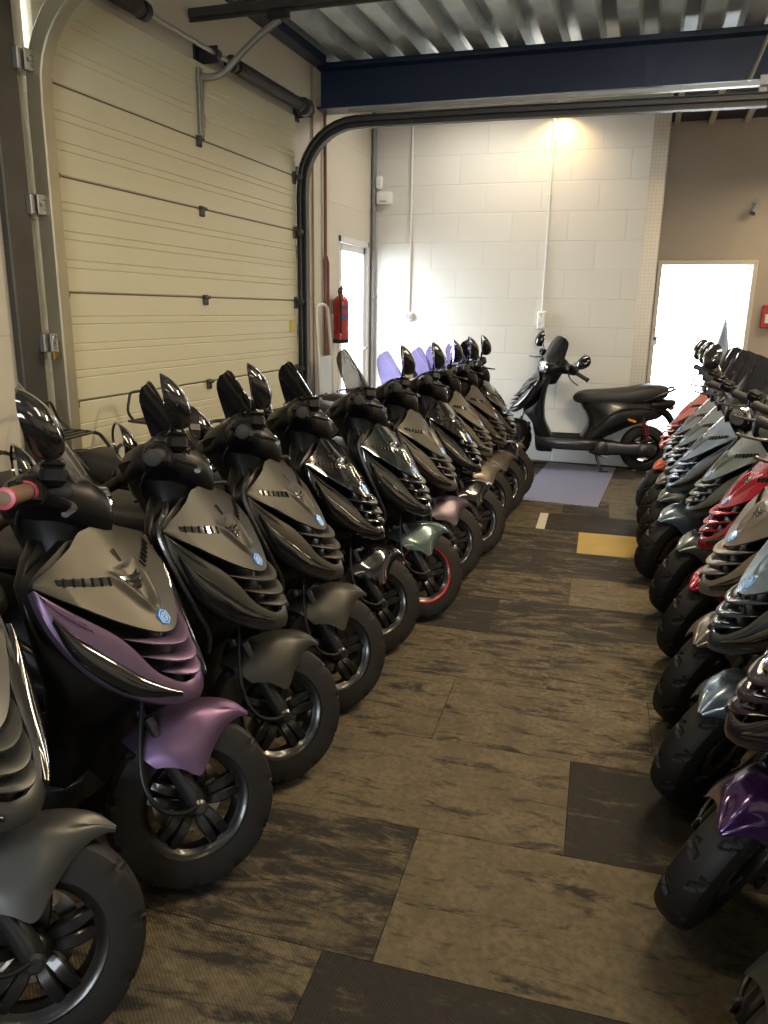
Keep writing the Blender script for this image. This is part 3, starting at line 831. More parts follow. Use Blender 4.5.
thr = N(nt, 'ShaderNodeMapRange'); thr.inputs['To Min'].default_value = .34; thr.inputs['To Max'].default_value = .68; L.new(sp.outputs['Green'], thr.inputs['Value'])
lo = N(nt, 'ShaderNodeMath', operation='SUBTRACT'); lo.inputs[1].default_value = .07; L.new(thr.outputs[0], lo.inputs[0])
hi = N(nt, 'ShaderNodeMath', operation='ADD'); hi.inputs[1].default_value = .07; L.new(thr.outputs[0], hi.inputs[0])
st = N(nt, 'ShaderNodeMapRange'); st.interpolation_type = 'SMOOTHSTEP'
L.new(n1.outputs['Fac'], st.inputs['Value']); L.new(lo.outputs[0], st.inputs['From Min']); L.new(hi.outputs[0], st.inputs['From Max'])
n2 = N(nt, 'ShaderNodeTexNoise'); n2.inputs['Scale'].default_value = 55; n2.inputs['Detail'].default_value = 6; L.new(off.outputs[0], n2.inputs['Vector'])
tan = N(nt, 'ShaderNodeMix', data_type='RGBA'); tan.inputs['A'].default_value = (.042, .034, .021, 1); tan.inputs['B'].default_value = (.118, .094, .058, 1)
n3 = N(nt, 'ShaderNodeMapRange'); n3.inputs['From Min'].default_value = .33; n3.inputs['From Max'].default_value = .67; L.new(n2.outputs['Fac'], n3.inputs['Value'])
n4 = N(nt, 'ShaderNodeTexNoise'); n4.inputs['Scale'].default_value = 9; n4.inputs['Detail'].default_value = 7; n4.inputs['Roughness'].default_value = .7; L.new(off.outputs[0], n4.inputs['Vector'])
n5 = N(nt, 'ShaderNodeMapRange'); n5.inputs['From Min'].default_value = .36; n5.inputs['From Max'].default_value = .64; n5.inputs['To Min'].default_value = .05; n5.inputs['To Max'].default_value = .95; L.new(n4.outputs['Fac'], n5.inputs['Value'])
n6 = N(nt, 'ShaderNodeMath', operation='MULTIPLY'); L.new(n3.outputs[0], n6.inputs[0]); L.new(n5.outputs[0], n6.inputs[1])
ad = N(nt, 'ShaderNodeMath', operation='MULTIPLY_ADD'); ad.inputs[1].default_value = 1.0; L.new(n6.outputs[0], ad.inputs[0])
rm = N(nt, 'ShaderNodeMath', operation='MULTIPLY'); rm.inputs[1].default_value = .75; L.new(sp.outputs['Red'], rm.inputs[0]); L.new(rm.outputs[0], ad.inputs[2])
L.new(ad.outputs[0], tan.inputs['Factor'])
dk = N(nt, 'ShaderNodeMix', data_type='RGBA'); dk.inputs['A'].default_value = (.011, .0095, .008, 1); dk.inputs['B'].default_value = (.030, .025, .020, 1); L.new(n2.outputs['Fac'], dk.inputs['Factor'])
mx = N(nt, 'ShaderNodeMix', data_type='RGBA'); L.new(st.outputs[0], mx.inputs['Factor']); L.new(dk.outputs['Result'], mx.inputs['A']); L.new(tan.outputs['Result'], mx.inputs['B'])
wv = N(nt, 'ShaderNodeTexWave'); wv.bands_direction = 'DIAGONAL'; wv.inputs['Scale'].default_value = 60; wv.inputs['Distortion'].default_value = 2.5; wv.inputs['Detail'].default_value = 2; wv.inputs['Detail Scale'].default_value = 2
L.new(tc.outputs['Object'], wv.inputs['Vector'])
wm = N(nt, 'ShaderNodeMapRange'); wm.inputs['To Min'].default_value = .86; wm.inputs['To Max'].default_value = 1.06; L.new(wv.outputs['Fac'], wm.inputs['Value'])
m2 = N(nt, 'ShaderNodeMix', data_type='RGBA', blend_type='MULTIPLY'); m2.inputs['Factor'].default_value = 1; L.new(mx.outputs['Result'], m2.inputs['A']); L.new(wm.outputs[0], m2.inputs['B'])
L.new(m2.outputs['Result'], bs.inputs['Base Color']); bs.inputs['Roughness'].default_value = .9; bs.inputs['Specular IOR Level'].default_value = .25
bp = N(nt, 'ShaderNodeBump'); bp.inputs['Strength'].default_value = .5; bp.inputs['Distance'].default_value = .002
L.new(wv.outputs['Fac'], bp.inputs['Height']); L.new(bp.outputs['Normal'], bs.inputs['Normal'])
M_carpet = m
M_under = plain('carpet_seam', (.03, .026, .02), .9)
M_yellow = plain('ochre_carpet', (.30, .21, .055), .9, bump=.6, bscale=400, var=.25)
M_bare = plain('bare_floor_strip', (.42, .38, .30), .8, var=.15)

CA = R(2.97)
known = [  # row (y0,y1), list of (x0,x1, brightness, dark share, material)
 ((.41, .875), [(-.05, .87, .35, .5), (-.97, -.05, .45, .4)]),
 ((.875, 1.335), [(-.487, .435, .1, .86), (-1.41, -.487, .45, .40), (.435, 1.36, .6, .2)]),
 ((1.335, 1.805), [(-.373, .55, .62, .18), (-1.295, -.373, .35, .52), (.55, 1.47, .6, .3)]),
 ((1.805, 2.265), [(.018, .94, .15, .80), (-.905, .018, .60, .22)]),
 ((2.265, 2.735), [(-.436, .275, .50, .30), (-1.36, -.436, .50, .30), (.275, 1.2, .5, .35)]),
 ((2.735, 3.20), [(-.09, .83, .42, .36), (-1.01, -.09, .45, .38)]),
 ((3.20, 3.645), [(-.378, .545, .30, .58), (-1.3, -.378, .15, .72)]),
 ((3.645, 4.07), [(-.046, .88, .62, .20), (-.97, -.046, .42, .44)]),
 ((4.07, 4.53), [(-.28, .64, .25, .62), (-1.2, -.28, .25, .60)]),
 ((4.53, 5.00), [(-.035, .40, .6, .3, 2), (.40, .88, .5, .4), (-.955, -.035, .35, .52)]),
 ((5.00, 5.43), [(-.315, -.255, .5, .1, 3), (-.255, .67, .15, .74), (-1.23, -.315, .55, .30)]),
 ((5.43, 5.90), [(-.165, .16, .3, .60), (.16, 1.08, .7, .2), (-1.09, -.165, .4, .4)]),
 ((5.90, 6.36), [(-.165, .60, .75, .2), (-1.09, -.165, .5, .3)]),
 ((6.36, 6.82), [(-.3, .62, .6, .35), (-1.22, -.3, .5, .3)]),
]
rows_done = {round(k[0], 3) for k, _ in known}
tiles = []
ylist = [k for k, _ in known]
y = .41
while y > -3.2: ylist.append((y-.465, y)); y -= .465
y = 6.82
while y < 9.6: ylist.append((y, y+.465)); y += .465
kd = {k: v for k, v in known}
for (y0, y1) in ylist:
    t = list(kd.get((y0, y1), []))
    if not t:
        s = random.uniform(-.9, 0); t = [(s, s+.92, random.uniform(.2, .65), random.uniform(.15, .7))]
    a = min(q[0] for q in t); b = max(q[1] for q in t)
    while a > -3.2: t.append((a-.92, a, random.uniform(.2, .65), random.uniform(.15, .7))); a -= .92
    while b < 3.4: t.append((b, b+.92, random.uniform(.2, .65), random.uniform(.15, .7))); b += .92
    tiles += [(q[0], q[1], y0, y1, q[2], q[3], q[4] if len(q) > 4 else 0) for q in t]
mb = MB(); cols = []
mb.mat(1); mb.box((0, 3.2, -.03), (6.8, 13, .05)); cols += [(0, 0, 0)]*6
for x0, x1, y0, y1, br_, dk_, mi in tiles:
    g = .0012; mb.mat(mi)
    mb.box(((x0+x1)/2, (y0+y1)/2, -.0035), (x1-x0-2*g, y1-y0-2*g, .007)); cols += [(br_, dk_, random.random())]*6
floor = mb.build('floor', [M_carpet, M_under, M_yellow, M_bare], weld=False, ang=20)
ca = floor.data.color_attributes.new('tile', 'FLOAT_COLOR', 'CORNER')
# recalc may keep face order; one colour per face
for p in floor.data.polygons:
    for li in p.loop_indices: ca.data[li].color = (*cols[p.index], 1)
floor.rotation_euler = (0, 0, CA); struct(floor)

# doormat -----------------------------------------------------------
m, nt, bs = new_mat('blue_grey_ribbed_mat'); L = nt.links
tc = N(nt, 'ShaderNodeTexCoord'); ck = N(nt, 'ShaderNodeTexChecker'); ck.inputs['Scale'].default_value = 36
L.new(tc.outputs['Object'], ck.inputs['Vector'])
ck.inputs['Color1'].default_value = (.10, .105, .165, 1); ck.inputs['Color2'].default_value = (.175, .18, .26, 1)
L.new(ck.outputs['Color'], bs.inputs['Base Color']); bs.inputs['Roughness'].default_value = .75
b = N(nt, 'ShaderNodeBump'); b.inputs['Strength'].default_value = .6; b.inputs['Distance'].default_value = .003; L.new(ck.outputs['Fac'], b.inputs['Height']); L.new(b.outputs['Normal'], bs.inputs['Normal'])
mb = MB(); mb.box((0, 0, .0025), (.62, 1.60, .005), .002)
mat_o = mb.build('doormat', m); mat_o.location = (-.49, 6.52, 0); mat_o.rotation_euler = (0, 0, R(-2.5))
tag(mat_o, 'blue-grey ribbed doormat on the carpet under the sideways black scooter', 'doormat')

# walls ---------------------------------------------------------------
def wall(name, mat, boxes):
    mb = MB()
    for c, s in boxes: mb.box(c, s)
    return struct(mb.build(name, mat, weld=False, ang=20))
def span(x0, x1, y0, y1, z0, z1): return (((x0+x1)/2, (y0+y1)/2, (z0+z1)/2), (x1-x0, y1-y0, z1-z0))
DY0, DY1, DZ = 2.99, 5.60, 2.72          # garage door opening
PY0, PY1, PZ = 6.55, 7.34, 2.0           # glazed side door
wall('wall_left', W_left, [span(XL-.07, XL, YF, DY0-.02, 0, 3.5), span(XL-.07, XL, DY0-.02, DY1+.02, DZ, 3.5), span(XL-.07, XL, DY1+.02, PY0, 0, 3.5),
                           span(XL-.07, XL, PY0, PY1, PZ, 3.5), span(XL-.07, XL, PY1, YB+.2, 0, 3.5)])
wall('wall_back', W_back, [span(XL, .03, YB, YB+.2, 0, 3.5)])
RD0, RD1, RDZ = .10, .985, 1.89
wall('wall_far', W_far, [span(-.4, RD0-.04, Y2, Y2+.15, 0, 3.5), span(RD0-.04, RD1+.04, Y2, Y2+.15, RDZ+.045, 3.5), span(RD1+.04, XR, Y2, Y2+.15, 0, 3.5)])
wall('wall_return', W_far, [span(-.4, -.2, YB+.2, Y2, 0, 3.5)])
wall('wall_right', W_plain, [span(XR, XR+.2, YF, Y2+.15, 0, 3.5)])
wall('wall_front', W_plain, [span(XL-.2, XR+.2, YF-.2, YF, 0, 1.1), span(XL-.2, XR+.2, YF-.2, YF, 2.1, 3.5), span(XL-.2, -.6, YF-.2, YF, 1.1, 2.1), span(1.0, XR+.2, YF-.2, YF, 1.1, 2.1)])
# shop window behind the photographer
mb = MB()
for x in (-.6, .2, 1.0): mb.box((x, YF-.1, 1.6), (.06, .08, 1.0), .005)
for z in (1.1, 2.1): mb.box((.2, YF-.1, z), (1.66, .08, .06), .005)
wf = mb.build('window_1', M_frame); struct(wf)
wp = MB().box((.2, YF-.1, 1.6), (1.56, .008, .94)).build('window_pane', M_glass, wf)

# ceiling: trapezoid deck ----------------------------------------------
per, x = .26, XL-.1; sec = []
while x < XR+.3:
    sec += [(x, ZC), (x+.125, ZC), (x+.15, ZC+.09), (x+.235, ZC+.09)]; x += per
rows = [[(px, yy, pz) for px, pz in sec] for yy in (YF-.1, YB+.1)]
mb = MB(); mb.grid(rows)
mb.grid([[(px, yy, pz+.012) for px, pz in sec] for yy in (YF-.1, YB+.1)], flip=True)
ceil = struct(mb.build('ceiling', M_deck, ang=15))
wall('roof', M_dark, [span(XL-.2, XR+.2, YF-.2, Y2+.2, ZC+.16, ZC+.25)])
mb = MB()
mb.box(*span(-.4, XR, YB+.2, Y2, 3.30, 3.38))
rc = struct(mb.build('ceiling_rear', M_dark))
mb = MB()
for k in range(8): mb.box((.10+.33*k, (YB+.2+Y2)/2, 3.285), (.055, Y2-YB-.2, .05), .004)
struct(mb.build('ceiling_joists', M_joist, ang=20))
# steel beam: I-profile
mb = MB()
prof = [(-.10, 2.885), (.10, 2.885), (.10, 2.90), (.012, 2.905), (.012, 3.165), (.10, 3.17), (.10, 3.185), (-.10, 3.185), (-.10, 3.17), (-.012, 3.165), (-.012, 2.905), (-.10, 2.90)]
mb.prism([(a, z) for a, z in prof], XL, XR, lambda a, z, h: (h, 6.19+a, z))
struct(mb.build('trim_1', M_navy, ang=20))
mb = MB(); mb.box(((XL+XR)/2, 6.29, 3.21), (XR-XL, .16, .06)); struct(mb.build('trim_2', M_navy))
# wall plate along the left wall top
mb = MB(); mb.box((XL+.05, 2.0, 3.205), (.10, 8.1, .07), .004); struct(mb.build('trim_3', M_navy))
# chequer-plate corner guard at the wall end
m, nt, bs = new_mat('chequer_plate'); L = nt.links
tc = N(nt, 'ShaderNodeTexCoord'); mp = N(nt, 'ShaderNodeMapping'); mp.inputs['Rotation'].default_value = (0, R(45), 0); mp.inputs['Scale'].default_value = (48, 48, 48)
L.new(tc.outputs['Object'], mp.inputs['Vector']); ck = N(nt, 'ShaderNodeTexChecker'); ck.inputs['Scale'].default_value = 1; L.new(mp.outputs[0], ck.inputs['Vector'])
ck.inputs['Color1'].default_value = (.46, .40, .31, 1); ck.inputs['Color2'].default_value = (.52, .46, .37, 1)
L.new(ck.outputs['Color'], bs.inputs['Base Color']); bs.inputs['Metallic'].default_value = .4; bs.inputs['Roughness'].default_value = .4
b = N(nt, 'ShaderNodeBump'); b.inputs['Strength'].default_value = .7; b.inputs['Distance'].default_value = .003; L.new(ck.outputs['Fac'], b.inputs['Height']); L.new(b.outputs['Normal'], bs.inputs['Normal'])
mb = MB(); mb.box((-.035, YB-.004, 1.55), (.13, .006, 3.1), .001); mb.box((.033, YB+.06, 1.55), (.006, .13, 3.1), .001)
struct(mb.build('trim_4', m))

# garage door ------------------------------------------------------------
gd = empty('door_1', (XL, (DY0+DY1)/2, 0)); gd['kind'] = 'structure'
DW = DY1-DY0
seams = [0.012, .43, .935, 1.44, 1.945, 2.325, 2.74]
for i, (z0, z1) in enumerate(zip(seams, seams[1:])):
    z0 += .003; z1 -= .003; h = z1-z0; q = []
    q.append((.030, z0)); q.append((.036, z0+.006))
    nr = 4 if h > .45 else 3
    for k in range(1, nr):
        zc = z0+h*k/nr
        for d in (-.018, .018): q += [(.036, zc+d-.005), (.031, zc+d), (.036, zc+d+.005)]
    q += [(.036, z1-.006), (.030, z1)]
    mb = MB()
    mb.prism([(-.02, z0)]+q+[(-.02, z1)], -DW/2, DW/2, lambda a, b, hh: (a, hh, b))
    mb.build('door_panel', M_door, gd, ang=12)
for z in seams[1:-1]:
    MB().box((.006, 0, z), (.05, DW, .0075)).build('joint_seal', M_doorg, gd)
    for yy in (-DW/2+.03, -.03, DW/2-.03):
        e = yy != -.03
        mb = MB(); mb.box((.042, yy, z-.015), (.014, .05, .085 if e else .06), .003); mb.tube([(.053, yy-.03, z), (.053, yy+.03, z)], .010, 10)
        mb.lathe([(0, 0), (.008, 0), (.008, .006), (0, .006)], (.049, yy, z-.038), (1, 0, 0), 8)
        if e: mb.lathe([(0, -.02), (.022, -.02), (.024, 0), (.022, .02), (0, .02)], (.072, yy+(.03 if yy > 0 else -.03), z-.01), (0, 1, 0), 16)
        mb.build('roller_hinge' if e else 'hinge', M_trackd, gd)
MB().box((.04, 1.2, 1.25), (.004, .06, .09)).build('warning_sticker', plain('yellow_sticker', (.62, .50, .08), .5), gd)

# tracks -------------------------------------------------------------------
def track(yy, side, x1, z_top, label, mcol, jog):
    t = empty('door_track', (XL, yy, 0)); tag(t, label, 'door track', None)
    path = [(.075, 0, .0), (.075, 0, 1.2), (.075, 0, 2.2)]
    rad = .42
    for k in range(1, 10):
        a = PI/2*k/9; path.append((.075+rad*(1-math.cos(a)), 0, 2.25+rad*math.sin(a)))
    path += [(1.5, 0, 2.25+rad+.0), (x1, 0, 2.25+rad-.015)]
    P = [Vector(p) for p in path]
    sec = [(-.046, -.03), (-.046, .03), (-.040, .035), (.028, .035), (.034, .03), (.034, -.03), (.028, -.03), (.028, .0), (-.003, .002), (-.006, -.03), (-.011, -.03), (-.011, .002), (-.040, .0), (-.040, -.03)]
    rings = []
    for i, p in enumerate(P):
        T = (P[min(i+1, len(P)-1)]-P[max(i-1, 0)]).normalized(); n = Vector((T.z, 0, -T.x))
        rings.append([p+n*a+Vector((0, b*side, 0)) for a, b in sec])
    MB().loft(rings).build('track_rail', mcol, t, ang=25)
    for z in (.62, 1.22, 1.80, 2.36):
        mb = MB(); mb.box((.03, side*.055, z), (.07, .10, .085), .004)
        mb.box((.078, side*.04, z), (.008, .085, .085), .003)
        for dz in (-.02, .0, .02): mb.box((.083, side*.035, z+dz), (.004, .04, .007), .002)
        mb.lathe([(0, 0), (.009, 0), (.009, .008), (0, .008)], (.084, side*.065, z), (1, 0, 0), 6)
        mb.build('wall_bracket', M_galv if side < 0 else M_trackd, t)
    return t
tl = track(2.955, -1, 3.0, 2.67, 'steel door track up the left side of the garage door, curving to the ceiling', M_tracky, 0)
tr = track(5.655, 1, 3.17, 2.67, 'dark steel door track right of the garage door running under the beam', M_trackd, 0)
mb = MB(); mb.box((.02, -.15, 1.3), (.04, .14, 2.6), .006); mb.build('wall_angle', M_trackd, tl)
mb = MB(); mb.prism([(-.003, 0), (.05, 0), (.05, .004), (.001, .004), (.001, .022), (-.003, .022)], .45, 3.17, lambda a, b, h: (h, -.045+a, 2.735+b)); mb.build('top_angle', M_galv, tr)
mb = MB()
mb.box((3.14, .03, 2.72), (.05, .006, .18), .004); mb.tube([(3.06, .07, 2.79), (3.16, .07, 3.10), (3.2, .07, 3.235)], .013, 6); mb.build('end_hanger', M_galv, tr)
for xx in (1.2, 2.1): MB().lathe([(0, 0), (.008, 0), (.008, .01), (0, .01)], (xx, .0, 2.76), (0, -1, 0), 6).build('bolt', M_trackd, tr)
# padlock hanging in a bracket of the left track
pl = empty('padlock', (XL+.10, 2.875, 1.145)); tag(pl, 'small brass padlock hanging from the left door track', 'padlock')
MB().box((.0, 0, .02), (.016, .04, .04), .004).build('padlock_body', M_brass, pl)
MB().tube(spl([(.0, -.014, .038), (0, -.014, .085), (0, -.008, .105), (0, .008, .105), (0, .014, .085), (0, .014, .038)], 4), .004, 8).build('shackle', M_galv, pl)
# shaft with springs over the door
sh = empty('spring_shaft', (XL, (DY0+DY1)/2, 2.78)); tag(sh, 'torsion spring shaft mounted across the wall over the garage door', 'spring shaft')
MB().tube([(.12, -1.42, 0), (.12, 1.42, 0)], .0125, 12).build('shaft', M_galv, sh)
def coil(y0, y1):
    pts = []; n = int((y1-y0)/.016)
    for k in range(n*10+1):
        a = 2*PI*k/10; pts.append((.12+.036*math.cos(a), y0+(y1-y0)*k/(n*10), .036*math.sin(a)))
    return MB().tube(pts, .0075, 5)
coil(.30, 1.18).build('spring', M_trackd, sh); coil(-1.25, -.66).build('spring', M_trackd, sh)
for yy in (.26, 1.21, -.62, -1.28):
    MB().lathe([(.014, -.03), (.045, -.03), (.045, .01), (.032, .03), (.014, .03)], (.12, yy, 0), (0, 1, 0), 20).build('spring_cone', M_black, sh)
for yy in (1.30, -1.34):
    mb = MB(); mb.lathe([(.014, -.04), (.06, -.04), (.062, -.03), (.055, -.025), (.055, .025), (.062, .03), (.06, .04), (.014, .04)], (.12, yy, 0), (0, 1, 0), 28); mb.build('cable_drum', M_trackd, sh)
for yy in (.06, 1.40, -1.36):
    mb = MB(); mb.box((.006, yy, 0), (.012, .10, .13), .004); mb.box((.07, yy, 0), (.13, .010, .09), .004); mb.tube([(.12, yy-.02, 0), (.12, yy+.02, 0)], .03, 14); mb.build('bearing_bracket', M_black, sh)
# opener rail with the arm to the door
op = empty('opener_rail', (XL, 4.29, 2.95)); tag(op, 'dark opener rail running out from the wall above the garage door', 'opener rail')
mb = MB(); mb.box((1.6, 0, .02), (3.2, .045, .05), .006); mb.box((1.6, 0, -.012), (3.2, .012, .016)); mb.build('rail', M_trackd, op)
mb = MB(); mb.box((.55, 0, -.03), (.12, .05, .05), .008); mb.build('trolley', M_black, op)
mb = MB(); mb.tube(spl([(.56, 0, -.05), (.40, 0, -.14), (.28, 0, -.23), (.20, 0, -.29), (.12, 0, -.305), (.06, 0, -.30)], 5), .013, 8, sy=1.6)
mb.build('door_arm', M_galv, op)
mb = MB(); mb.box((.050, 0, -.43), (.014, .05, .36), .004); mb.box((.062, 0, -.53), (.012, .03, .07), .003); mb.box((.062, 0, -.36), (.012, .03, .10), .003)
mb.build('door_bracket', M_galv, op)
# door frame of the left glazed door -----------------------------------------
d2 = empty('door_2', (XL, (PY0+PY1)/2, 0)); d2['kind'] = 'structure'
w = PY1-PY0
def frame(mb, x, wd, h, th, dp):
    mb.box((x, -wd/2+th/2, h/2), (dp, th, h), .004); mb.box((x, wd/2-th/2, h/2), (dp, th, h), .004); mb.box((x, 0, h-th/2), (dp, wd, th), .004); return mb
frame(MB(), -.028, w, PZ, .05, .07).build('door_frame', M_frame, d2)
mb = frame(MB(), -.032, w-.11, PZ-.055, .06, .04); mb.box((-.032, 0, .12), (.04, w-.12, .22), .004); mb.build('door_leaf', M_frame, d2)
MB().box((-.032, 0, 1.06), (.008, w-.22, 1.72)).build('door_pane', M_glass, d2)
mb = MB(); mb.tube(spl([(-.015, .30, 1.02), (.03, .30, 1.02), (.035, .28, 1.02), (.035, .19, 1.02)], 3), .009, 8); mb.build('door_handle', M_galv, d2)
# far door -------------------------------------------------------------------
d3 = empty('door_3', ((RD0+RD1)/2, Y2, 0)); d3['kind'] = 'structure'
w = RD1-RD0; mb = MB()
mb.box((-w/2-.022, -.01, RDZ/2), (.045, .18, RDZ), .004); mb.box((w/2+.022, -.01, RDZ/2), (.045, .18, RDZ), .004); mb.box((0, -.01, RDZ+.022), (w+.09, .18, .045), .004)
mb.build('door_frame', M_framec, d3)
dl = MB(); dh, dw = RDZ-.01, .80
dl.box((.03, 0, dh/2), (.06, .04, dh), .004); dl.box((dw-.03, 0, dh/2), (.06, .04, dh), .004); dl.box((dw/2, 0, dh-.03), (dw, .04, .06), .004); dl.box((dw/2, 0, .06), (dw, .04, .12), .004)
leaf = dl.build('door_leaf', M_frame, d3); leaf.matrix_local = Matrix.Translation((w/2-.02, .14, 0)) @ Matrix.Rotation(R(100), 4, 'Z')
MB().box((dw/2, 0, dh/2), (dw-.1, .008, dh-.15)).build('door_pane', M_glass, leaf)
mb = MB(); mb.tube([(-w/2+.0, -.12, 1.22), (-w/2+.11, -.12, 1.22)], .006, 8); mb.tube([(-w/2-.02, -.095, 1.22), (-w/2, -.12, 1.22)], .007, 8); mb.build('door_handle', M_trackd, d3)
# outside, beyond the far door: pavement and a grey-blue wall along the right
MB().box((.6, 14, -.06), (9, 9.2, .1)).build('pavement_outside', plain('pale_pavement', (.6, .6, .58), .8, var=.1))['kind'] = 'structure'
MB().box((-6.5, 6, -.06), (7.2, 12, .1)).build('pavement_side', bpy.data.materials['pale_pavement'])['kind'] = 'structure'
ow = MB().box((1.10, 10.05, 1.5), (.2, .95, 3.0)).build('wall_outside', plain('grey_blue_render', (.30, .34, .38), .8, var=.08)); struct(ow)

# things on the walls -----------------------------------------------------------
def conduit(x, z0, z1, label, double):
    t = empty('wall_conduit', (x, YB, z0)); tag(t, label, 'conduit')
    MB().tube([(0, -.014, .06), (0, -.014, z1-z0)], .0095, 10).build('conduit_pipe', M_white, t)
    for k in range(4):
        z = .25+.42*k
        MB().box((0, -.010, z), (.034, .016, .018), .004).build('pipe_clip', M_white, t)
    n = 2 if double else 1
    mb = MB(); mb.box((0, -.022, .04-.04*(n-1)), (.078, .044, .08*n), .008)
    s = mb.build('socket_box', M_white, t)
    for k in range(n):
        MB().lathe([(.0, .0), (.024, 0), (.027, .006), (.027, .010), (.022, .010), (.020, .004), (0, .004)], (0, -.044, .04-.08*k), (0, -1, 0), 20).build('socket_face', M_grey if not double else M_white, s)
    return t
conduit(-2.205, 1.28, 3.02, 'thin white conduit with a socket on the white wall near the side door', False)
cd = conduit(-.925, 1.31, 3.05, 'white conduit with a double socket above the sideways scooter', True)
p = MB(); p.tube([(0, 0, 0), (0, 0, 3.2)], .022, 12)
for z in (.6, 1.5, 2.3): p.lathe([(.022, -.015), (.028, -.012), (.028, .012), (.022, .015)], (0, 0, z), (0, 0, 1), 12, closed=True)
p = p.build('corner_pipe', plain('grey_pipe_paint', (.22, .22, .23), .5), None); p.location = (XL+.03, YB-.03, 0)
tag(p, 'grey vertical pipe in the corner between the side door and the white wall', 'pipe')
p = MB().tube([(0, 0, 0), (0, 0, 3.2)], .014, 12); p.tube([(.0, .045, .9), (0, .045, 1.75), (0, .01, 1.8)], .016, 10)
p = p.build('wall_pipe', M_pipe); p.location = (XL+.025, 6.20, 0); tag(p, 'brown vertical pipe on the wall left of the fire extinguisher', 'pipe')
p = MB().tube([(0, 0, 0), (0, 0, 3.2)], .008, 10).build('wall_cable', plain('tan_cable', (.34, .24, .15), .6)); p.location = (XL+.012, 5.98, 0); tag(p, 'thin tan cable down the wall between door track and brown pipe', 'cable')
t = empty('alarm_sounder', (-2.47, YB, 2.40)); tag(t, 'white alarm box high on the white wall in the corner', 'alarm')
MB().loft([sring(0, -h, 0, a, b, 'xz', 24, 6) for h, a, b in ((0, .075, .062), (.03, .075, .062), (.055, .066, .054), (.06, .05, .04))]).build('alarm_cover', M_white, t)
MB().box((0, -.062, -.03), (.06, .004, .012), .002).build('alarm_grille', M_grey, t)
t = empty('motion_sensor', (XL+.085, YB-.034, 2.54)); tag(t, 'small white motion sensor high in the corner above the alarm box', 'sensor')
MB().loft([sring(0, 0, z, a, b, 'xy', 20, 4) for z, a, b in ((-.06, .02, .02), (-.04, .032, .03), (.04, .032, .03), (.055, .022, .02))]).build('sensor_body', M_white, t)
MB().ell((.012, -.014, -.02), (.022, .022, .022), 14, 8).build('sensor_lens', M_paper, t)
# fire extinguisher
t = empty('fire_extinguisher', (XL+.085, 6.40, 1.10)); tag(t, 'red fire extinguisher hanging on the wall beside the glazed side door', 'fire extinguisher')
MB().lathe([(0, .0), (.060, .0), (.068, .01), (.068, .325), (.062, .36), (.040, .385), (.022, .395), (.022, .41), (0, .41)], n=32).build('cylinder', M_red, t)
MB().lathe([(0, -.005), (.066, -.005), (.071, .006), (.071, .028), (.0685, .030), (.0685, .0)], n=32).build('base_ring', M_black, t)
mb = MB(); mb.tube([(0, 0, .40), (0, 0, .445)], .016, 12); mb.box((0, .02, .45), (.026, .10, .018), .005); mb.tube([(0, -.01, .455), (0, .04, .475), (0, .085, .50)], .008, 8); mb.build('valve_handle', M_black, t)
MB().tube(spl([(.0, -.02, .435), (.01, -.075, .43), (.03, -.088, .36), (.035, -.088, .22), (.035, -.084, .08)], 5), .010, 9).build('hose', M_black, t)
for z0, z1 in ((.20, .235), (.285, .31)):
    rows = [[(.0692*math.cos(a), .0692*math.sin(a), z) for a in [R(-70+8*k) for k in range(16)]] for z in (z0, z1)]
    MB().shell(rows, .0012).build('label_band', M_blue, t)
MB().box((-.075, 0, .30), (.02, .05, .12), .004).build('wall_hook', M_galv, t)
# hand truck leaning at the wall
t = empty('hand_truck', (XL+.13, 5.95, 0)); tag(t, 'white tubular hand truck standing against the wall between track and pipe', 'hand truck')
P = spl([(.02, -.15, .06), (.0, -.145, .8), (-.03, -.125, 1.32), (-.035, -.10, 1.395), (-.04, -.05, 1.415), (-.04, .05, 1.415), (-.035, .10, 1.395), (-.03, .125, 1.32), (.0, .145, .8), (.02, .15, .06)], 6)
MB().tube(P, .0125, 10).build('tube_frame', plain('white_tube', (.62, .61, .58), .35, metal=.3), t)
MB().box((.0, 0, .86), (.008, .25, .30), .003, Matrix.Rotation(R(-2), 3, 'Y')).build('back_plate', M_galv, t)
MB().box((.14, 0, .03), (.24, .36, .008), .002).build('toe_plate', M_galv, t)
for s in (1, -1):
    MB().lathe([(0, -.02), (.03, -.02), (.075, -.022), (.08, -.01), (.08, .01), (.075, .022), (.03, .02), (0, .02)], (-.03, s*.20, .085), (0, 1, 0), 28).build('wheel', M['rubber'], t)
MB().tube([(-.03, -.2, .085), (-.03, .2, .085)], .01, 10).build('axle', M_galv, t)
# red call point on the far wall, bracket, garment and label
t = empty('call_point', (1.205, Y2, 1.37)); tag(t, 'red box on the taupe wall right of the bright far doorway', 'call point')
MB().box((0, -.03, 0), (.15, .06, .235), .01).build('box_body', M_red, t); MB().box((0, -.062, -.02), (.08, .006, .09), .002).build('box_window', M_paper, t)
t = empty('wall_bracket_lamp', (.945, Y2, 2.50)); tag(t, 'small grey spot fitting on the taupe wall above the far doorway', 'spot fitting')
MB().lathe([(0, 0), (.04, 0), (.04, .012), (0, .02)], (0, 0, 0), (0, -1, 0), 18).build('wall_plate', M_grey, t)
MB().tube([(0, -.015, 0), (-.02, -.06, -.02), (-.02, -.09, -.05)], .009, 8).build('arm', M_grey, t)
MB().lathe([(.018, .05), (.03, 0), (.034, -.06), (.03, -.06), (.024, 0), (.012, .045)], (-.02, -.10, -.07), (.3, .5, .8), 18, closed=True).build('lamp_head', M_grey, t)
